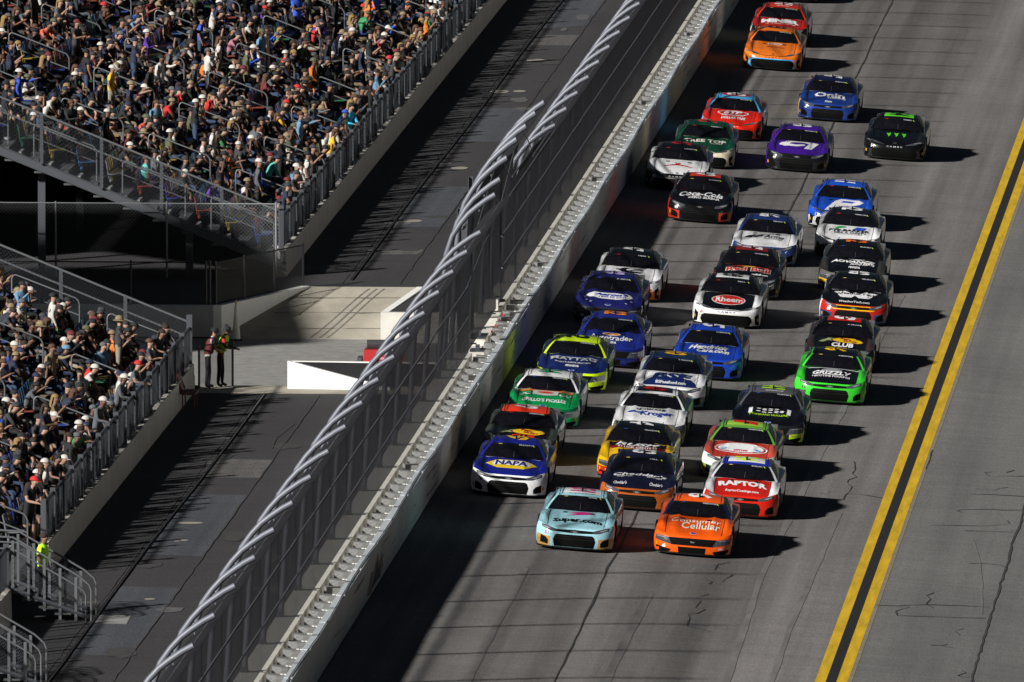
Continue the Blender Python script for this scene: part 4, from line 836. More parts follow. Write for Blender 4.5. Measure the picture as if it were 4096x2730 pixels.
# white wedge walls at the crossover
wg = empty('wedge_wall', (-5.33, 26.7, 0), 'bright white triangular wall beside the crossover floor', 'wall')
mb = MB(); mb.hexa([(0, 0, 0), (2.6, -.3, 0), (2.6, -.1, 0), (0, .2, 0)], [(0, 0, .70), (2.6, -.3, .06), (2.6, -.1, .06), (0, .2, .70)]); mb.build('front_face', WHITEW, wg)
mb = MB(); mb.hexa([(0, .2, -.1), (2.6, -.1, -.1), (3.4, 6.6, -.75), (-.4, 6.8, -.75)], [(0.01, .2, .66), (2.6, -.1, .02), (3.4, 6.6, -.01), (-.4, 6.8, -.01)]); mb.build('sloping_top', ROAD, wg)
mb = MB(); mb.hexa([(-.42, 6.8, -.8), (3.4, 6.6, -.8), (3.4, 6.8, -.8), (-.42, 7.0, -.8)], [(-.42, 6.8, .02), (3.4, 6.6, .02), (3.4, 6.8, .02), (-.42, 7.0, .02)]); mb.build('rear_kerb', WHITEW, wg)
wb = empty('ramp_side_wall', (-4.37, 47.0, -.8), 'white block wall on the fence side of the concrete ramp', 'wall')
mb = MB(); mb.box(0, 2.6, 0, .2, 0, .8); mb.build('front_face', WALLP, wb)
mb = MB(); mb.hexa([(0, .2, 0), (.2, .2, 0), (.7, 7, .75), (.5, 7, .75)], [(0, .2, .8), (.2, .2, .8), (.7, 7, .83), (.5, 7, .83)]); mb.build('side_wall', WHITEW, wb)
quad('dark_infill', [(.2, .2), (2.6, .2), (2.6, 7), (.7, 7)], ROAD, .785, wb)
# unseen tower block added left of the frame to shade the crossover
tw = empty('shade_tower', (-22.5, 40.5, 0), 'tall grey concrete stair tower between the two stands', 'tower')
mb = MB(); mb.box(-3.5, 3.5, -6.5, 6.5, -.8, 8.4); mb.build('shaft', CONCD, tw)
mb = MB(); mb.box(-3.8, 3.8, -6.8, 6.8, 8.402, 8.7); mb.build('roof_slab', CONCG, tw)
for i in range(3): mb = MB(); mb.box(3.502, 3.55, -5 + i * 3.6, -3.4 + i * 3.6, 1.0 + i * 1.8, 2.4 + i * 1.8); mb.build('opening', DARK, tw)
# red machine
RED = mat('machine_red', (.35, .02, .02), .4, coat=.3)
mc = empty('red_generator', (-3.42, 34.4, -.798), 'small red wheeled generator with black tank beside the white wedge wall', 'machine')
mb = MB(); mb.hexa([(-.38, -.3, .12), (.38, -.3, .12), (.38, .3, .12), (-.38, .3, .12)], [(-.34, -.28, .52), (.38, -.28, .52), (.38, .28, .52), (-.34, .28, .52)]); mb.build('housing', RED, mc)
mb = MB(); mb.tube([(-.30, 0, .575), (.36, 0, .575)], .06, 12); mb.build('tank', mat('tank_grey', (.03, .03, .032), .4), mc)
mb = MB(); mb.tube([(-.40, -.2, .30), (-.52, -.2, .34), (-.52, .2, .34), (-.40, .2, .30)], .02, 6); mb.build('handle', CBLK, mc)
mb = MB(); mb.hexa([(-.52, -.25, .12), (-.385, -.25, .12), (-.385, .25, .12), (-.52, .25, .12)], [(-.46, -.22, .42), (-.385, -.22, .42), (-.385, .22, .42), (-.46, .22, .42)]); mb.build('engine_cover', GREYS, mc)
for sx in (-.25, .28):
    for sy in (-.31, .31): mb = MB(); mb.tube([(sx, sy - .03, .10), (sx, sy + .03, .10)], .10, 12); mb.build('wheel', TYRE, mc)
V, F = text_shape('8', .02, 0); mb = MB(); mb.add([(x * .09 + .05, -.312, z * .14 + .27) for x, z in V], F); mb.build('number', mat('machine_yellow', (.7, .4, .02), .5), mc)
mb = MB(); mb.box(-.1, .25, -.306, -.303, .40, .43); mb.build('label_strip', mat('pink_strip', (.5, .2, .2), .5), mc)
mc.scale = (1.45, 1.2, 2.05)
# traffic delineator cone
cn = empty('delineator_cone', (-8.22, 47.4, -.795), 'tall slim white traffic cone with yellow tip beside the ramp', 'traffic cone')
mb = MB(); mb.tube([(0, 0, .04), (0, 0, .5), (0, 0, .95)], [.11, .075, .035], 12); mb.build('cone', mat('cone_white', (.72, .70, .62), .6, noise=.15, nscale=5), cn, True, 40)
mb = MB(); mb.tube([(0, 0, .952), (0, 0, 1.08)], [.035, .012], 10); mb.build('tip', mat('cone_tip', (.65, .5, .15), .6), cn)
mb = MB(); mb.box(-.17, .17, -.17, .17, 0, .04); mb.build('base', CBLK, cn)
# red bench on the near stand wall
bn = empty('red_bench', (-7.40, 21.6, 0), 'dark red slatted bench seat at the foot of the near stand wall', 'bench')
RB = mat('bench_red', (.16, .025, .025), .6)
for i in range(5): mb = MB(); mb.box(-.19 + i * .085 - .03 + .02, -.19 + i * .085 + .03 + .02, -.55, .55, .40, .43); mb.build('seat_slat', RB, bn)
for i in range(5): mb = MB(); mb.hexa([(-.20 - i * .02, -.55, .46 + i * .085), (-.17 - i * .02, -.55, .46 + i * .085), (-.17 - i * .02, .55, .46 + i * .085), (-.20 - i * .02, .55, .46 + i * .085)], [(-.215 - i * .02, -.55, .53 + i * .085), (-.185 - i * .02, -.55, .53 + i * .085), (-.185 - i * .02, .55, .53 + i * .085), (-.215 - i * .02, .55, .53 + i * .085)]); mb.build('back_slat', RB, bn)
for sy in (-.45, .45): mb = MB(); mb.tube([(.15, sy, 0), (.15, sy, .385), (-.14, sy, .385), (-.16, sy, .5), (-.31, sy, .88)], .018, 6); mb.tube([(-.14, sy, .385), (-.14, sy, 0)], .018, 6); mb.build('leg', RB, bn)

# ------------------------------------------------------------------ grandstands
RX, RD, RH, RZ = -7.9, .8, .324, .55
def row_x(r): return RX - RD * r
def row_z(r): return RZ + RH * r
SEATC = ['#132f74', '#77661a', '#6c2818', '#124c30', '#5f6266', '#194468', '#132f74']
SM = [mat('seat_' + c, c, .5) for c in SEATC]
mb = MB()
prof_b = [(-.20, .30), (-.23, .50), (-.26, .68), (-.29, .80)]
mb.grid([[(x, y, z) for x, z in prof_b] for y in (-.20, -.1, .1, .20)]); mb.grid([[(x - .03, y, z) for x, z in prof_b] for y in (.20, .1, -.1, -.20)])
mb.add([(-.29, -.2, .8), (-.29, .2, .8), (-.32, .2, .8), (-.32, -.2, .8)], [(0, 1, 2, 3)])
for y in (-.2, .2): mb.add([(x, y, z) for x, z in prof_b] + [(x - .03, y, z) for x, z in prof_b[::-1]], [tuple(range(8)) if y < 0 else tuple(range(8))[::-1]])
mb.hexa([(-.22, -.2, .39), (.16, -.2, .40), (.16, .2, .40), (-.22, .2, .39)], [(-.22, -.2, .42), (.17, -.2, .435), (.17, .2, .435), (-.22, .2, .42)])
mb.box(-.20, -.16, -.17, -.13, .0, .39); mb.box(-.20, -.16, .13, .17, .0, .39)
seat_v, seat_f = mb.v, mb.f
SEAT_ME = []
for m in SM:
    me = bpy.data.meshes.new('seat'); me.from_pydata(seat_v, [], seat_f); me.materials.append(m); SEAT_ME.append(me)

def stand(name, label, y0, y1, rows, aisles, seat_y0, gap=None, frontgap=None):
    root = empty(name, (-7.6, y0, 0), label, 'grandstand'); O = Vector((-7.6, y0, 0))
    def P(mb_, nm, m, **k): 
        o = mb_.build(nm, m, root, **k); o.matrix_parent_inverse = Matrix.Translation(-O); return o
    segs = [(y0, y1)] if not frontgap else [(y0, frontgap[0]), (frontgap[1], y1)]
    for a, b in segs:
        mb = MB(); mb.hexa([(-7.85, a, 0), (-7.6, a, 0), (-7.6, b, 0), (-7.85, b, 0)], [(-7.85, a, .70), (-7.62, a, .70), (-7.62, b, .70), (-7.85, b, .70)]); P(mb, 'front_wall', CONCD)
        n = max(1, round((b - a) / 2.45))
        for i in range(n + 1):
            yy = a + (b - a) * i / n
            mb = MB(); mb.box(-7.79, -7.67, yy - .05, yy + .05, .70, 1.72); P(mb, 'fence_post', GREYS)
        for i in range(n * 2):
            yy = a + (b - a) * (i + .5) / (n * 2)
            mb = MB(); mb.box(-7.75, -7.71, yy - .025, yy + .025, .72, 1.56); P(mb, 'fence_upright', GREYS)
        mb = MB(); mb.tube([(-7.73, a, 1.62), (-7.73, b, 1.62)], .035, 6); P(mb, 'top_rail', GREYS)
        mb = MB(); mb.tube([(-7.73, a, .80), (-7.73, b, .80)], .025, 6); P(mb, 'bottom_rail', GREYS)
        V, F = wire_mesh([(-7.70, .78), (-7.70, 1.6)], a, b, .11, .004); o = link('wire_mesh', np_mesh('wire_mesh', V, F, GREYS), root); o.matrix_parent_inverse = Matrix.Translation(-O); tag(o, kind='stuff')
    for r in range(rows):
        mb = MB(); x, z = row_x(r), row_z(r)
        mb.box(x - RD - .12, x, y0, y1, z - .05, z); mb.box(x - .03, x - .002, y0, y1, z - RH + .002, z - .052); P(mb, 'row_deck', TREAD)
    # aisle steps and handrails
    for ay in aisles:
        for r in range(rows - 1):
            mb = MB(); mb.box(row_x(r) - RD, row_x(r) - RD + .30, ay - .5, ay + .5, row_z(r) + .002, row_z(r) + RH * .5); P(mb, 'aisle_step', CONCG)
        for r in range(0, rows - 2, 3):
            a = Vector((row_x(r) - .1, ay, row_z(r))); b = Vector((row_x(r + 2) - .2, ay, row_z(r + 2))); u = Vector((0, 0, 1)); d = (b - a).normalized() * .1
            mb = MB(); mb.tube([a, a + u * .78, a + u * .86 + d * .4, a + u * .9 + d, b + u * .9 - d, b + u * .86 - d * .4, b + u * .78, b], .022, 7, cap=False); mb.tube([a + u * .5, b + u * .5], .018, 6); P(mb, 'handrail', RAIL, smooth=True, sharp=60)
    return root, P
def side_end(P, y, rows, sgn, mesh=True):
    """steel stringer, guard rail and posts along the end of a stand"""
    mb = MB(); a = Vector((RX + .3, y, row_z(-.4) - .28)); b = Vector((row_x(rows) - .1, y, row_z(rows) - .28))
    for dz, w in ((0, .06), (.24, .06)):
        mb.hexa([a + Vector((0, -w, dz)), a + Vector((0, w, dz)), b + Vector((0, w, dz)), b + Vector((0, -w, dz))], [a + Vector((0, -w, dz + .02)), a + Vector((0, w, dz + .02)), b + Vector((0, w, dz + .02)), b + Vector((0, -w, dz + .02))])
    mb.hexa([a + Vector((0, -.01, .02)), a + Vector((0, .01, .02)), b + Vector((0, .01, .02)), b + Vector((0, -.01, .02))], [a + Vector((0, -.01, .24)), a + Vector((0, .01, .24)), b + Vector((0, .01, .24)), b + Vector((0, -.01, .24))])
    P(mb, 'stringer_beam', GREYS)
    up = Vector((0, 0, 1)); g0 = Vector((-7.72, y - .08 * sgn, .72 + .0)); 
    T0, T1 = Vector((-7.72, y - .08, 1.75)), Vector((row_x(rows) - .1, y - .08, 1.75 + .405 * (-7.72 - row_x(rows) + .1)))
    for h, r in ((0, .032), (-.38, .028)):
        mb = MB(); mb.tube([T0 + up * h, T1 + up * h], r, 7); P(mb, 'guard_rail', RAIL)
    L = (T1 - T0).length; n = int(L / 1.75)
    for i in range(n + 1):
        p = T0.lerp(T1, i * 1.75 / L); mb = MB(); mb.box(p.x - .045, p.x + .045, p.y - .03, p.y + .03, p.z - 1.35, p.z); P(mb, 'guard_post', GREYS)
    mb = MB(); mb.box(-7.80, -7.66, y - .16, y - .02, .70, 1.95); P(mb, 'corner_post', GREYS)
    w = panel_wires(T0 - up * 1.3 + Vector((0, -.04, 0)), T1 - T0, up * 1.25, .11, .0028); o = P(w, 'wire_mesh', GREYS); tag(o, kind='stuff')
UA = [57.9, 66.5, 77.0, 87.5, 98.0, 108.5, 119.0, 129.5, 140.0, 150.5, 161.0]
LA = [24.6, 14.2, 3.8, -6.6, -17.0, -27.4, -37.8]
REARW = CONCG
up_root, UP = stand('far_grandstand', 'crowded far grandstand rising to the left with coloured seats', 57.0, 172.0, 15, UA, 58.5)
side_end(UP, 57.0, 15, 1)
lo_root, LP = stand('near_grandstand', 'crowded near grandstand beside the access road, cut by the left edge', -60.0, 25.8, 8, LA, -59, frontgap=(-25.4, -16.0))
side_end(LP, 25.8, 8, -1)
mb = MB(); mb.box(-20.6, -20.3, 56.8, 172, 0, row_z(15) - .2); UP(mb, 'unseen_rear_wall', CONCD)  # unseen back walls added to keep sun from under the rows
mb = MB(); mb.box(-14.9, -14.6, -60, 25.7, 0, row_z(8) - .2); LP(mb, 'unseen_rear_wall', CONCD)
for s_ in (58, 70, 82, 94):
    for r in (3, 8, 12):
        mb = MB(); mb.box(row_x(r) - .1, row_x(r) + .1, s_ - .1, s_ + .1, 0, row_z(r) - .3); UP(mb, 'support_column', GREYS)
# seats
seats = []
for tagname, root, y0, y1, rows, aisles in (('U', up_root, 58.6, 165, 14, UA), ('L', lo_root, -44, 24.0, 7, LA)):
    for r in range(rows):
        y = y0
        while y < y1:
            if not any(abs(y - a) < .75 for a in aisles): seats.append((tagname, root, r, y))
            y += .52
def px_depth(r, y): return (y + 400)
rs = random.Random(5)
# which seats are visible individually: those nearest the camera
vis = [s for s in seats if not (s[0] == 'L' and (s[3] < -16 or s[2] > 2.2 + (s[3] + 10) * .09))]
occ = {}
def clump(r, y): return .5 + .5 * math.sin(y * .71 + r * 1.9) * math.cos(y * .23 - r * 2.3)
for s in vis:
    p = (.46 if s[0] == 'U' else .64) + .30 * (clump(s[2], s[3]) - .5)
    if s[0] == 'U' and s[3] < 62 : p *= .55
    if s[0] == 'U' and s[2] == 0: p = .75
    occ[s] = rs.random() < p
stuffV, stuffF, stuffM = [], [], []; ns = 0; nstuff = MB()
empt = sorted([s for s in vis if not occ[s]], key=lambda s: s[3])
taken = sorted([s for s in vis if occ[s]], key=lambda s: s[3])
indiv = set(empt[:210] + taken[:90])
for s in vis:
    x, z = row_x(s[2]) - .45, row_z(s[2]); ci = rs.randrange(len(SM))
    if s in indiv:
        o = link('seat', SEAT_ME[ci], s[1]); o.matrix_parent_inverse = Matrix.Translation(-Vector(s[1].location)); o.location = (x, s[3], z)
    elif s[0] == 'U' or True:
        nstuff.add([(vx + x, vy + s[3], vz + z) for vx, vy, vz in seat_v], seat_f, ci)
o = nstuff.build('more_seats', SM, up_root); o.matrix_parent_inverse = Matrix.Translation(-Vector(up_root.location)); tag(o, kind='stuff')
# stairs down from the near stand to the road
def stair(y, label):
    st = empty('steel_stairs', (-5.84, y, 0), label, 'stairs')
    for i in range(4):
        mb = MB(); mb.box(-.45 - .36 * (i + 1), -.45 - .36 * i, .0, 1.3, .14 + .15 * i, .18 + .15 * i); mb.build('tread', TREAD, st)
    mb = MB(); mb.box(-3.0, -1.9, 0, 1.3, .72, .76); mb.build('landing', TREAD, st)
    for sy in (0, 1.3):
        mb = MB(); mb.tube([(0, sy, 0), (0, sy, .70), (-.05, sy, .82), (-.26, sy, 1.0), (-1.74, sy, 1.86), (-2.6, sy, 1.9)], .024, 8); mb.build('handrail', RAIL, st, True, 60)
        mb = MB(); mb.tube([(-.12, sy, 0), (-.12, sy, .58), (-.17, sy, .68), (-.34, sy, .80), (-1.74, sy, 1.60), (-2.6, sy, 1.64)], .02, 8); mb.build('handrail', RAIL, st, True, 60)
        for k in range(5):
            xx = -.34 - k * .35; zt = .98 + k * .35 * .58
            mb = MB(); mb.box(xx - .03, xx + .03, sy - .025, sy + .025, max(0, zt - 1.15), zt); mb.build('upright', RAIL, st)
        tag(panel_wires((-.34, sy, .15), (-1.4, 0, .81), (0, 0, .80), .075, .003).build('wire_mesh', GREYS, st), kind='stuff')
        mb = MB(); mb.tube([(-.1, sy, .1), (-1.9, sy, .76)], .05, 4); mb.build('stringer', GREYS, st)
    return st
stair(-25.4, 'galvanised steel stairs from the near stand to the road, with a worker on them')
stair(-38.0, 'galvanised steel stairs at the lower left corner of the picture')

# ------------------------------------------------------------------ people
def body_mesh(name, J, fingers=True, shorts=False, longs=False, vest=False):
    """J: joint dictionary; one skinned surface. slots: shirt, pants, skin, shoes"""
    bm = bmesh.new(); lay = bm.verts.layers.skin.verify(); idx = {}; seg = []
    def V(k, p, r):
        v = bm.verts.new(p); v[lay].radius = (r if isinstance(r, tuple) else (r, r)); idx[k] = v; return v
    def E(a, b, reg): bm.edges.new((idx[a], idx[b])); seg.append((Vector(idx[a].co), Vector(idx[b].co), reg, max(idx[a][lay].radius), max(idx[b][lay].radius)))
    V('pel', J['pel'], (.150, .115)); idx['pel'][lay].use_root = True
    V('spi', J['spi'], (.140, .105)); V('che', J['che'], (.165, .115)); V('nec', J['nec'], .058); V('jaw', J['jaw'], (.078, .085)); V('hed', J['hed'], (.085, .105)); V('top', J['top'], (.060, .070))
    E('pel', 'spi', 0); E('spi', 'che', 0); E('che', 'nec', 0); E('nec', 'jaw', 2); E('jaw', 'hed', 2); E('hed', 'top', 2)
    f = Vector(J['face']); nz = Vector(J['jaw']).lerp(Vector(J['hed']), .45)
    V('nos', nz + f * .115, .014); E('hed', 'nos', 2)
    for s in ('l', 'r'):
        V('hip' + s, J['hip' + s], .092); V('kne' + s, J['kne' + s], .062); V('ank' + s, J['ank' + s], .045); V('toe' + s, J['toe' + s], (.045, .032))
        E('pel', 'hip' + s, 1); E('hip' + s, 'kne' + s, 1); E('kne' + s, 'ank' + s, 2 if shorts else 1); E('ank' + s, 'toe' + s, 3)
        V('sho' + s, J['sho' + s], .068); V('elb' + s, J['elb' + s], .046); V('wri' + s, J['wri' + s], .031)
        a, b = Vector(J['elb' + s]), Vector(J['wri' + s]); d = (b - a).normalized(); sd_ = d.cross(Vector((0, 0, 1))); sd_ = sd_.normalized() if sd_.length > .1 else Vector((0, 1, 0)); dn = sd_.cross(d)
        V('pal' + s, b + d * .055, (.036, .022)); E('che', 'sho' + s, 0); E('sho' + s, 'elb' + s, 0); E('elb' + s, 'wri' + s, 0 if longs else 2); E('wri' + s, 'pal' + s, 2)
        if fingers:
            for i, (o, l) in enumerate(((-.026, .062), (-.009, .075), (.009, .070), (.026, .055))):
                k = 'f%d%s' % (i, s); V(k, b + d * (.085 + l * .5) + sd_ * o * 1.25 + dn * -.006, .0095); V(k + 't', b + d * (.085 + l) + sd_ * o * 1.3 + dn * -.024, .008); E('pal' + s, k, 2); E(k, k + 't', 2)
            V('th' + s, b + d * .06 + sd_ * -.052, .011); V('tt' + s, b + d * .095 + sd_ * -.062 + dn * -.012, .009); E('pal' + s, 'th' + s, 2); E('th' + s, 'tt' + s, 2)
        else:
            V('fin' + s, b + d * .14 - dn * .02, (.030, .014)); E('pal' + s, 'fin' + s, 2)
    me = bpy.data.meshes.new(name); bm.to_mesh(me); bm.free()
    o = bpy.data.objects.new(name, me)
    sk = o.modifiers.new('skin', 'SKIN'); sk.use_smooth_shade = True; sk.branch_smoothing = .3; sb = o.modifiers.new('sub', 'SUBSURF'); sb.levels = 1; sb.render_levels = 1
    out = evaluated(o); out.name = name
    bpy.data.objects.remove(o); bpy.data.meshes.remove(me)
    A = np.array([s[0] for s in seg]); B = np.array([s[1] for s in seg]); rg = np.array([s[2] for s in seg]); ra = np.array([s[3] for s in seg]); rb = np.array([s[4] for s in seg])
    C = np.array([p.center for p in out.polygons]); AB = B - A; t = np.clip(((C[:, None] - A) * AB).sum(-1) / (AB ** 2).sum(-1), 0, 1)
    D = np.linalg.norm(C[:, None] - (A + t[..., None] * AB), axis=-1) - .75 * (ra + (rb - ra) * t); k = D.argmin(1); mi = rg[k].copy()
    tt = t[np.arange(len(k)), k]
    for i, s in enumerate(seg):        # short sleeves, bare forearms, shorts end above the knee, shirt hem covers the hips
        if s[2] == 0 and abs((s[0] - s[1]).length - .27) < .08 and (s[0] - Vector(J['shol'])).length < .01 or s[2] == 0 and (s[0] - Vector(J['shor'])).length < .01:
            if not longs: mi[(k == i) & (tt > .62)] = 2
        if s[2] == 1 and shorts and ((s[1] - Vector(J['knel'])).length < .01 or (s[1] - Vector(J['kner'])).length < .01): mi[(k == i) & (tt > .8)] = 2
    out.materials.clear()
    for m_ in range(4): out.materials.append(BLK)
    out.polygons.foreach_set('material_index', mi.astype(np.int32)); out.polygons.foreach_set('use_smooth', [True] * len(mi)); out.update()
    return out
def stand_pose(arms='down', lean=0.0, step=0.03):
    J = dict(pel=(0, 0, .90), spi=(.0 + lean * .15, 0, 1.08), che=(.01 + lean * .4, 0, 1.27), nec=(.03 + lean * .6, 0, 1.43 - lean * .06), jaw=(.055 + lean * .68, 0, 1.50 - lean * .08), hed=(.045 + lean * .72, 0, 1.575 - lean * .1), top=(.03 + lean * .75, 0, 1.635 - lean * .1), face=(1, 0, -.05))
    for s, q in (('l', 1), ('r', -1)):
        J['hip' + s] = (0, q * .088, .85); J['kne' + s] = (.02 + step * q, q * .10, .47); J['ank' + s] = (-.01 + step * q * 1.5, q * .105, .085); J['toe' + s] = (.13 + step * q * 1.5, q * .12, .035)
        sx = J['che'][0]; sz = J['che'][2] + .08; J['sho' + s] = (sx, q * .185, sz)
        J['elb' + s] = (sx - .02, q * .225, sz - .27); J['wri' + s] = (sx + .07, q * .215, sz - .49)
        if arms == 'fold' or (arms == 'phone'): J['elb' + s] = (sx + .10, q * .20, sz - .24); J['wri' + s] = (sx + .27, q * (.03 if arms == 'fold' else .045), sz - (.20 if arms == 'fold' else .03))
        if arms == 'lean': J['elb' + s] = (sx + .08, q * .22, sz - .25); J['wri' + s] = (sx + .29, q * .12, sz - .29)
        if arms == 'up' and q > 0: J['elb' + s] = (sx + .08, q * .26, sz + .20); J['wri' + s] = (sx + .12, q * .22, sz + .44)
        if arms == 'point' and q > 0: J['elb' + s] = (sx + .24, q * .20, sz - .05); J['wri' + s] = (sx + .48, q * .17, sz + .03)
        if arms == 'face': J['elb' + s] = (sx + .16, q * .24, sz - .10); J['wri' + s] = (sx + .14, q * .09, sz + .16)
    return J
def sit_pose(arms='lap', lean=0.0):
    b = .50
    J = dict(pel=(-.10, 0, b), spi=(-.10 + lean * .12, 0, b + .18), che=(-.08 + lean * .34, 0, b + .37 - lean * .05), nec=(-.05 + lean * .52, 0, b + .53 - lean * .12), jaw=(-.02 + lean * .60, 0, b + .60 - lean * .14), hed=(-.03 + lean * .63, 0, b + .675 - lean * .15), top=(-.045 + lean * .64, 0, b + .735 - lean * .15), face=(1, 0, -.08))
    for s, q in (('l', 1), ('r', -1)):
        J['hip' + s] = (-.04, q * .09, b - .01); J['kne' + s] = (.36, q * .13, b + .01); J['ank' + s] = (.33, q * .13, .085); J['toe' + s] = (.47, q * .14, .035)
        sx, sz = J['che'][0], J['che'][2] + .08; J['sho' + s] = (sx, q * .185, sz)
        J['elb' + s] = (sx + .02, q * .22, sz - .27); J['wri' + s] = (sx + .20, q * .10, sz - .40)
        if arms == 'clap': J['elb' + s] = (sx + .10, q * .22, sz - .22); J['wri' + s] = (sx + .28, q * .035, sz - .10)
        if arms == 'face': J['elb' + s] = (sx + .16, q * .22, sz - .18); J['wri' + s] = (sx + .14, q * .09, sz + .10)
        if arms == 'phone': J['elb' + s] = (sx + .14, q * .20, sz - .20); J['wri' + s] = (sx + .33, q * .04, sz + .0)
        if arms == 'point' and q > 0: J['elb' + s] = (sx + .24, q * .20, sz - .05); J['wri' + s] = (sx + .48, q * .16, sz + .03)
        if arms == 'knee': J['elb' + s] = (sx + .16, q * .20, sz - .22); J['wri' + s] = (.30, q * .10, b + .12)
    return J
POSES = dict(stand=stand_pose(), fold=stand_pose('fold'), phone=stand_pose('phone'), cheer=stand_pose('up'), leanrail=stand_pose('lean', .22), hands=stand_pose('face'), point=stand_pose('point'),
    sit=sit_pose(), sitlean=sit_pose('knee', .45), clap=sit_pose('clap', .1), sitphone=sit_pose('phone', .15), sitface=sit_pose('face', .3), sitpoint=sit_pose('point', .1))
VARIANT = {}
def person_mesh(pose, shorts, longs, fine=True):
    k = (pose, shorts, longs, fine)
    if k not in VARIANT: VARIANT[k] = body_mesh('person', POSES[pose], fine, shorts, longs)
    return VARIANT[k]
def dome(rx, ry, rz, a0, a1, n=12, m=5, z0=0):
    return [[(rx * math.cos(t) * math.sin(p), ry * math.sin(t) * math.sin(p), rz * math.cos(p) + z0) for t in np.linspace(0, 2 * math.pi, n + 1)] for p in np.linspace(a0, a1, m)]
mb = MB(); mb.grid(dome(.118, .100, .098, 0.01, 1.62), flip=False)
mb.grid([[(.105 + w * .085 * math.cos(t), .085 * math.sin(t) * (1 - .2 * w), -.005 - .022 * w) for t in np.linspace(-1.25, 1.25, 8)] for w in (0, .5, 1)]); CAP = mb
mb = MB(); mb.grid(dome(.112, .096, .092, 0.01, 1.75)); HAIR = mb
for i, (x, y, z) in enumerate(mb.v):
    if x > .06 and z < .02: mb.v[i] = (x * .72, y, z + .02)
mb = MB(); mb.grid(dome(.116, .100, .095, 0.01, 1.6)); mb.grid([[(-.02 - .09 * math.cos(t) - .01 * k, .098 * math.sin(t) * (1 - .05 * k), .01 - .055 * k) for t in np.linspace(-1.5, 1.5, 9)] for k in range(6)]); LONG = mb
mb = MB(); mb.grid(dome(.116, .100, .105, 0.01, 1.6)); mb.grid([[(.115 * math.cos(t) * (1 + .55 * w), .10 * math.sin(t) * (1 + .6 * w), -.01 - .03 * w) for t in np.linspace(0, 2 * math.pi, 15)] for w in (0, .5, 1)]); SUNHAT = mb
HATM = {}
def hat_mesh(k, c):
    if (k, c) not in HATM: HATM[(k, c)] = dict(cap=CAP, hair=HAIR, long=LONG, hat=SUNHAT)[k].mesh({'cap': 'cap', 'hair': 'hair', 'long': 'long_hair', 'hat': 'sun_hat'}[k], cloth(c), True)
    return HATM[(k, c)]
NAMED = {'black': '#131316', 'navy': '#1a2138', 'charcoal': '#2c2d31', 'grey': '#4c4f54', 'white': '#b0aca6', 'red': '#a82020', 'royal blue': '#2447a8', 'light blue': '#587c98', 'teal': '#4fa8a0', 'yellow': '#d3a21a', 'orange': '#cf6a1f', 'olive': '#4a4e38', 'maroon': '#5c1a22', 'green': '#2f7a4a', 'pink': '#9c6474', 'tan': '#7a6a50', 'coral': '#c25440', 'purple': '#57308f', 'brown': '#4a3020', 'blond': '#7c6238', 'dark brown': '#22160f', 'cyan': '#2aa6c8', 'neon yellow': '#b7ea20', 'denim': '#2a3a55', 'khaki': '#5f5440', 'stone': '#7d776a'}
def cloth(c): return mat('cloth_' + c.replace(' ', '_'), NAMED[c], .85, noise=.12, nscale=14)
SKINS = [mat('skin_%d' % i, c, .55) for i, c in enumerate(('#80604f', '#705040', '#8f705e', '#422a1e', '#55392a'))]
SHOE = [mat('shoe_white', '#c9c9c9', .6), mat('shoe_black', '#18181a', .6)]
SHIRTS = ['black'] * 24 + ['navy'] * 9 + ['charcoal'] * 11 + ['grey'] * 5 + ['white'] * 8 + ['red'] * 2 + ['royal blue'] * 2 + ['light blue'] * 2 + ['teal', 'yellow', 'orange', 'olive', 'olive', 'maroon', 'green', 'pink', 'tan', 'tan', 'coral', 'purple']
PANTS = ['denim'] * 5 + ['black'] * 6 + ['khaki'] * 2 + ['stone', 'charcoal', 'grey']
HATS = [('cap', 'black')] * 9 + [('hair', 'black')] * 3 + [('cap', 'charcoal')] * 3 + [('cap', 'navy')] * 2 + [('cap', 'white')] * 5 + [('cap', 'navy')] * 2 + [('cap', 'red'), ('cap', 'tan'), ('cap', 'tan'), ('cap', 'grey'), ('cap', 'olive'), ('cap', 'maroon')] + [('hair', 'dark brown')] * 4 + [('hair', 'brown')] * 2 + [('hair', 'grey'), ('hair', 'black'), ('hair', 'black')] + [('long', 'brown')] * 2 + [('long', 'blond')] * 3 + [('long', 'dark brown')] * 2 + [('hat', 'tan')]
PW = {'cap': 'cap', 'hair': 'hair', 'long': 'long hair', 'hat': 'sun hat'}
def make_person(loc, rz, pose, shirt, hat, pants, skin, shorts, longs, scale, label, group):
    scale *= .93; o = link('person', person_mesh(pose, shorts, longs)); o.location = loc; o.rotation_euler = (0, 0, rz); o.scale = (scale,) * 3
    setm(o, cloth(shirt), cloth(pants), SKINS[skin], SHOE[rs.randrange(2)])
    tag(o, label, 'person', group)
    J = POSES[pose]; h = link(hat_mesh(*hat).name.split('.')[0], hat_mesh(*hat), o); c = Vector(J['hed']).lerp(Vector(J['top']), .35); h.location = (c.x - .005, c.y, c.z + .004)
    h.rotation_euler = (0, .08, rs.uniform(-.3, .3))
    return o
ORD = ['first', 'second', 'third', 'fourth', 'fifth', 'sixth', 'seventh', 'eighth', 'ninth', 'tenth', 'eleventh', 'twelfth', 'thirteenth', 'fourteenth', 'fifteenth']
TENS = {20: 'twent', 30: 'thirt', 40: 'fort', 50: 'fift', 60: 'sixt', 70: 'sevent', 80: 'eight', 90: 'ninet'}
def ordw(n):
    if n <= 15: return ORD[n - 1]
    if n < 20: return ['sixteenth', 'seventeenth', 'eighteenth', 'nineteenth'][n - 16]
    if n % 10 == 0: return TENS[n] + 'ieth'
    return TENS[n - n % 10] + 'y-' + ORD[n % 10 - 1]
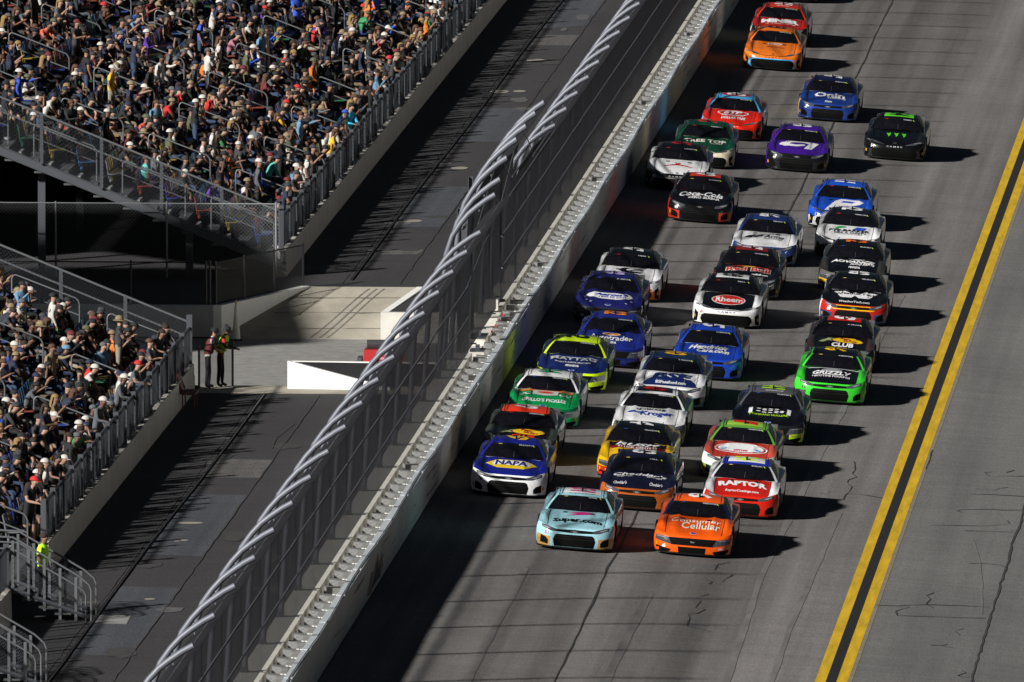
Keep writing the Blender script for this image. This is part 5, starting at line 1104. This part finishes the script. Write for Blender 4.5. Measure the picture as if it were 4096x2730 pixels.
KEY = [('U', 7, 74.4, 'stand', 'yellow', ('cap', 'white'), 'stone'), ('U', 5, 88.3, 'phone', 'white', ('cap', 'grey'), 'charcoal'), ('U', 2, 79.7, 'sit', 'coral', ('cap', 'charcoal'), 'charcoal'), ('U', 2, 63.9, 'stand', 'royal blue', ('hair', 'grey'), 'navy'),
 ('U', 3, 69.8, 'stand', 'white', ('cap', 'black'), 'white'), ('U', 5, 79.0, 'sitlean', 'teal', ('hair', 'dark brown'), 'khaki'), ('U', 4, 59.4, 'sit', 'teal', ('hair', 'brown'), 'charcoal'), ('U', 4, 62.7, 'sitlean', 'white', ('long', 'dark brown'), 'black'), ('U', 2, 75.9, 'sitlean', 'white', ('cap', 'white'), 'denim'),
 ('U', 5, 74.8, 'sitlean', 'red', ('cap', 'tan'), 'white'), ('U', 8, 80.7, 'sit', 'maroon', ('hair', 'brown'), 'navy'), ('U', 6, 96.0, 'stand', 'royal blue', ('hair', 'dark brown'), 'denim'), ('U', 4, 68.8, 'sit', 'white', ('hair', 'black'), 'black'), ('U', 1, 77.3, 'hands', 'olive', ('hair', 'dark brown'), 'white'),
 ('U', 0, 86.5, 'stand', 'black', ('cap', 'royal blue'), 'khaki'), ('U', 4, 98.2, 'stand', 'light blue', ('cap', 'olive'), 'white'), ('U', 4, 100.0, 'stand', 'white', ('cap', 'black'), 'white'), ('U', 5, 100.9, 'stand', 'black', ('hair', 'black'), 'black'), ('U', 9, 63.1, 'point', 'royal blue', ('cap', 'white'), 'navy'),
 ('U', 0, 87.6, 'leanrail', 'cyan', ('hair', 'black'), 'charcoal'), ('U', 0, 105.4, 'sit', 'red', ('hat', 'light blue'), 'charcoal'), ('U', 1, 107.8, 'clap', 'green', ('hair', 'grey'), 'denim'),
 ('L', 0, -11.5, 'stand', 'white', ('cap', 'white'), 'black'), ('L', 1, 17.2, 'sit', 'light blue', ('hair', 'grey'), 'denim'), ('L', 1, 19.9, 'sit', 'orange', ('cap', 'tan'), 'khaki'), ('L', 1, 3.2, 'sit', 'white', ('hair', 'dark brown'), 'black'), ('L', 2, 13.0, 'sitlean', 'navy', ('cap', 'light blue'), 'denim')]
people = []; used = []
for k, r, y, pose, sh, hat, pa in KEY:
    people.append([k, r, y, pose, sh, hat, pa, True]); used.append((k, r, y))
for s in vis:
    if not occ[s] or any(u[0] == s[0] and u[1] == s[2] and abs(u[2] - s[3]) < .45 for u in used): continue
    if rs.random() < (.10 if s[2] else .3): pose = rs.choice(['stand', 'fold', 'phone', 'cheer', 'hands', 'point'] if s[2] else ['leanrail', 'leanrail', 'fold', 'stand', 'phone'])
    else: pose = rs.choice(['sit'] * 6 + ['sitlean'] * 6 + ['clap', 'clap', 'sitphone', 'sitface', 'sitface'])
    people.append([s[0], s[2], s[3], pose, rs.choice(SHIRTS), rs.choice(HATS), rs.choice(PANTS), False])
# the 300 nearest that show are objects of their own, the rest is one crowd
people.sort(key=lambda p: (not p[7], p[2] - (0 if p[0] == 'U' else 100)))
near, rest = people[:297], people[297:]
cnt = {}
near.sort(key=lambda p: (p[0], p[1], p[2]))
for p in near:
    k, r, y, pose, sh, hat, pa, key = p
    st = pose in ('stand', 'fold', 'phone', 'cheer', 'hands', 'point', 'leanrail')
    cnt[(k, r)] = cnt.get((k, r), 0) + 1
    posw = 'standing' if st else 'seated'
    hw = hat[1] + ' ' + PW[hat[0]] if not hat[1].endswith('brown') or hat[0] == 'hat' else hat[1] + ' ' + PW[hat[0]]
    label = '%s person, %s shirt, %s, %s stand, %s row, %s from camera' % (posw, sh, hw, 'far' if k == 'U' else 'near', ordw(r + 1), ordw(cnt[(k, r)]))
    x = row_x(r) - (.45 if not st else (.30 if r else .22)); sc = rs.uniform(.94, 1.06)
    make_person((x, y, row_z(r) + .004), rs.uniform(-.8, .6), pose, sh, hat, pa, rs.choice([0, 0, 0, 1, 1, 2, 2, 3, 4]), *rs.choice([(True, False), (False, False), (False, True)]), sc, label, 'spectators in the grandstands')
# joined crowd
cm = [cloth(c) for c in NAMED] + SKINS + SHOE; ci = {m.name: i for i, m in enumerate(cm)}
NP = {}
def np_of(me):
    if me.name not in NP:
        V = np.empty(len(me.vertices) * 3, np.float32); me.vertices.foreach_get('co', V); L = np.empty(len(me.loops), np.int32); me.loops.foreach_get('vertex_index', L); n = np.empty(len(me.polygons), np.int32); me.polygons.foreach_get('loop_total', n); q = np.empty(len(me.polygons), np.int32); me.polygons.foreach_get('material_index', q)
        NP[me.name] = (V.reshape(-1, 3), L, n, q)
    return NP[me.name]
VV, LL, NN, MM = [], [], [], []; offv = 0
for k, r, y, pose, sh, hat, pa, key in rest:
    st = pose in ('stand', 'fold', 'phone', 'cheer', 'hands', 'point', 'leanrail')
    x = row_x(r) - (.45 if not st else (.30 if r else .22)); a = rs.uniform(-.8, .6); sc = rs.uniform(.94, 1.06); c, s_ = math.cos(a), math.sin(a)
    Rm = np.array([[c, -s_, 0], [s_, c, 0], [0, 0, 1]]) * sc * .93; T = np.array([x, y, row_z(r) + .004])
    lut = np.array([ci[cloth(sh).name], ci[cloth(pa).name], ci[SKINS[rs.choice([0, 0, 0, 1, 1, 2, 2, 3, 4])].name], ci[SHOE[rs.randrange(2)].name]])
    V, L, n, q = np_of(person_mesh(pose, *rs.choice([(True, False), (False, True)]), False)); VV.append(V @ Rm.T + T); LL.append(L + offv); NN.append(n); MM.append(lut[q]); offv += len(V)
    hm = hat_mesh(*hat); V, L, n, q = np_of(hm); J = POSES[pose]; hc = Vector(J['hed']).lerp(Vector(J['top']), .35); V2 = (V + np.array([hc.x - .005, hc.y, hc.z + .004])) @ Rm.T + T
    VV.append(V2); LL.append(L + offv); NN.append(n); MM.append(np.full(len(n), ci[cloth(hat[1]).name])); offv += len(V)
if VV:
    V, L, n, q = np.concatenate(VV), np.concatenate(LL), np.concatenate(NN), np.concatenate(MM)
    me = bpy.data.meshes.new('distant_crowd'); me.vertices.add(len(V)); me.vertices.foreach_set('co', V.astype(np.float32).ravel()); me.loops.add(len(L)); me.loops.foreach_set('vertex_index', L.astype(np.int32))
    me.polygons.add(len(n)); me.polygons.foreach_set('loop_start', np.concatenate([[0], np.cumsum(n)[:-1]]).astype(np.int32)); me.update(calc_edges=True)
    for m in cm: me.materials.append(m)
    me.polygons.foreach_set('material_index', q.astype(np.int32)); me.polygons.foreach_set('use_smooth', [True] * len(n)); me.update()
    tag(link('distant_crowd', me), 'dense crowd filling the farther rows of the far grandstand', 'crowd', kind='stuff')
# officials at the crossover and the worker on the stairs
def headset(o, pose):
    J = POSES[pose]; c = Vector(J['hed'])
    for s in (-1, 1): mb = MB(); mb.tube([(c.x, s * .085, c.z - .01), (c.x, s * .12, c.z - .01)], .04, 10); mb.build('headset_cup', CBLK, o)
def vest(o, pose, m, name='vest'):
    J = POSES[pose]; a, b = Vector(J['pel']), Vector(J['che']); mb = MB(); rows = []
    for t, rx, ry in ((.15, .135, .170), (.5, .13, .165), (.85, .14, .185), (1.12, .13, .19), (1.38, .085, .135)):
        p = a.lerp(b, t); rows.append([(p.x + rx * math.cos(q), ry * math.sin(q), p.z) for q in np.linspace(0, 2 * math.pi, 17)])
    mb.grid(rows); v = mb.build(name, m, o, True)
    return v
HV = mat('hi_vis', (.42, .85, .03), .6); RVEST = mat('red_vest', (.10, .008, .012), .7)
o = make_person((-7.34, 26.62, .004), .15, 'leanrail', 'white', ('cap', 'black'), 'black', 1, False, False, .99, 'official in white shirt and dark red vest leaning on the gate fence', 'officials at the crossover'); headset(o, 'leanrail'); vest(o, 'leanrail', RVEST)
o = make_person((-7.05, 26.95, .004), -.05, 'leanrail', 'red', ('hair', 'black'), 'black', 3, False, False, 1.0, 'official in neon yellow vest over red shirt leaning on the gate fence', 'officials at the crossover'); headset(o, 'leanrail'); vest(o, 'leanrail', HV, 'safety_vest')
mb = MB(); mb.tube([(0, 0, 0), (-.02, 0, .05)], [.05, .035], 10); bun = mb.build('hair_bun', cloth('black'), o); bun.location = (POSES['leanrail']['top'][0] - .02, 0, POSES['leanrail']['top'][2] + .05)
o = make_person((-7.0, -24.5, .3), -.3, 'stand', 'neon yellow', ('hair', 'dark brown'), 'black', 1, False, False, 1.0, 'worker in bright neon safety jacket on the stairs at lower left', 'stair worker'); vest(o, 'stand', HV, 'safety_vest'); del o['group']

fl = empty('checkered_flag', (row_x(0) - .5, 126.5, row_z(0) + .9), 'black and white checkered flag held up in the front row of the far stand', 'flag')
mb = MB(); mb.tube([(0, 0, -.1), (0, 0, 1.35)], .012, 6); mb.build('pole', RAIL, fl)
mb = MB()
for i in range(6):
    for j in range(9):
        def fp(a, b): return (.015 + a * .075, .04 * math.sin(a * 1.1) , 1.33 - b * .075 - a * .012)
        mb.add([fp(i, j), fp(i + 1, j), fp(i + 1, j + 1), fp(i, j + 1)], [(0, 1, 2, 3)], (i + j) % 2)
mb.build('cloth', [cloth('black'), mat('flag_white', (.7, .7, .7), .8)], fl)

bpy.data.scenes.remove(BENCH)
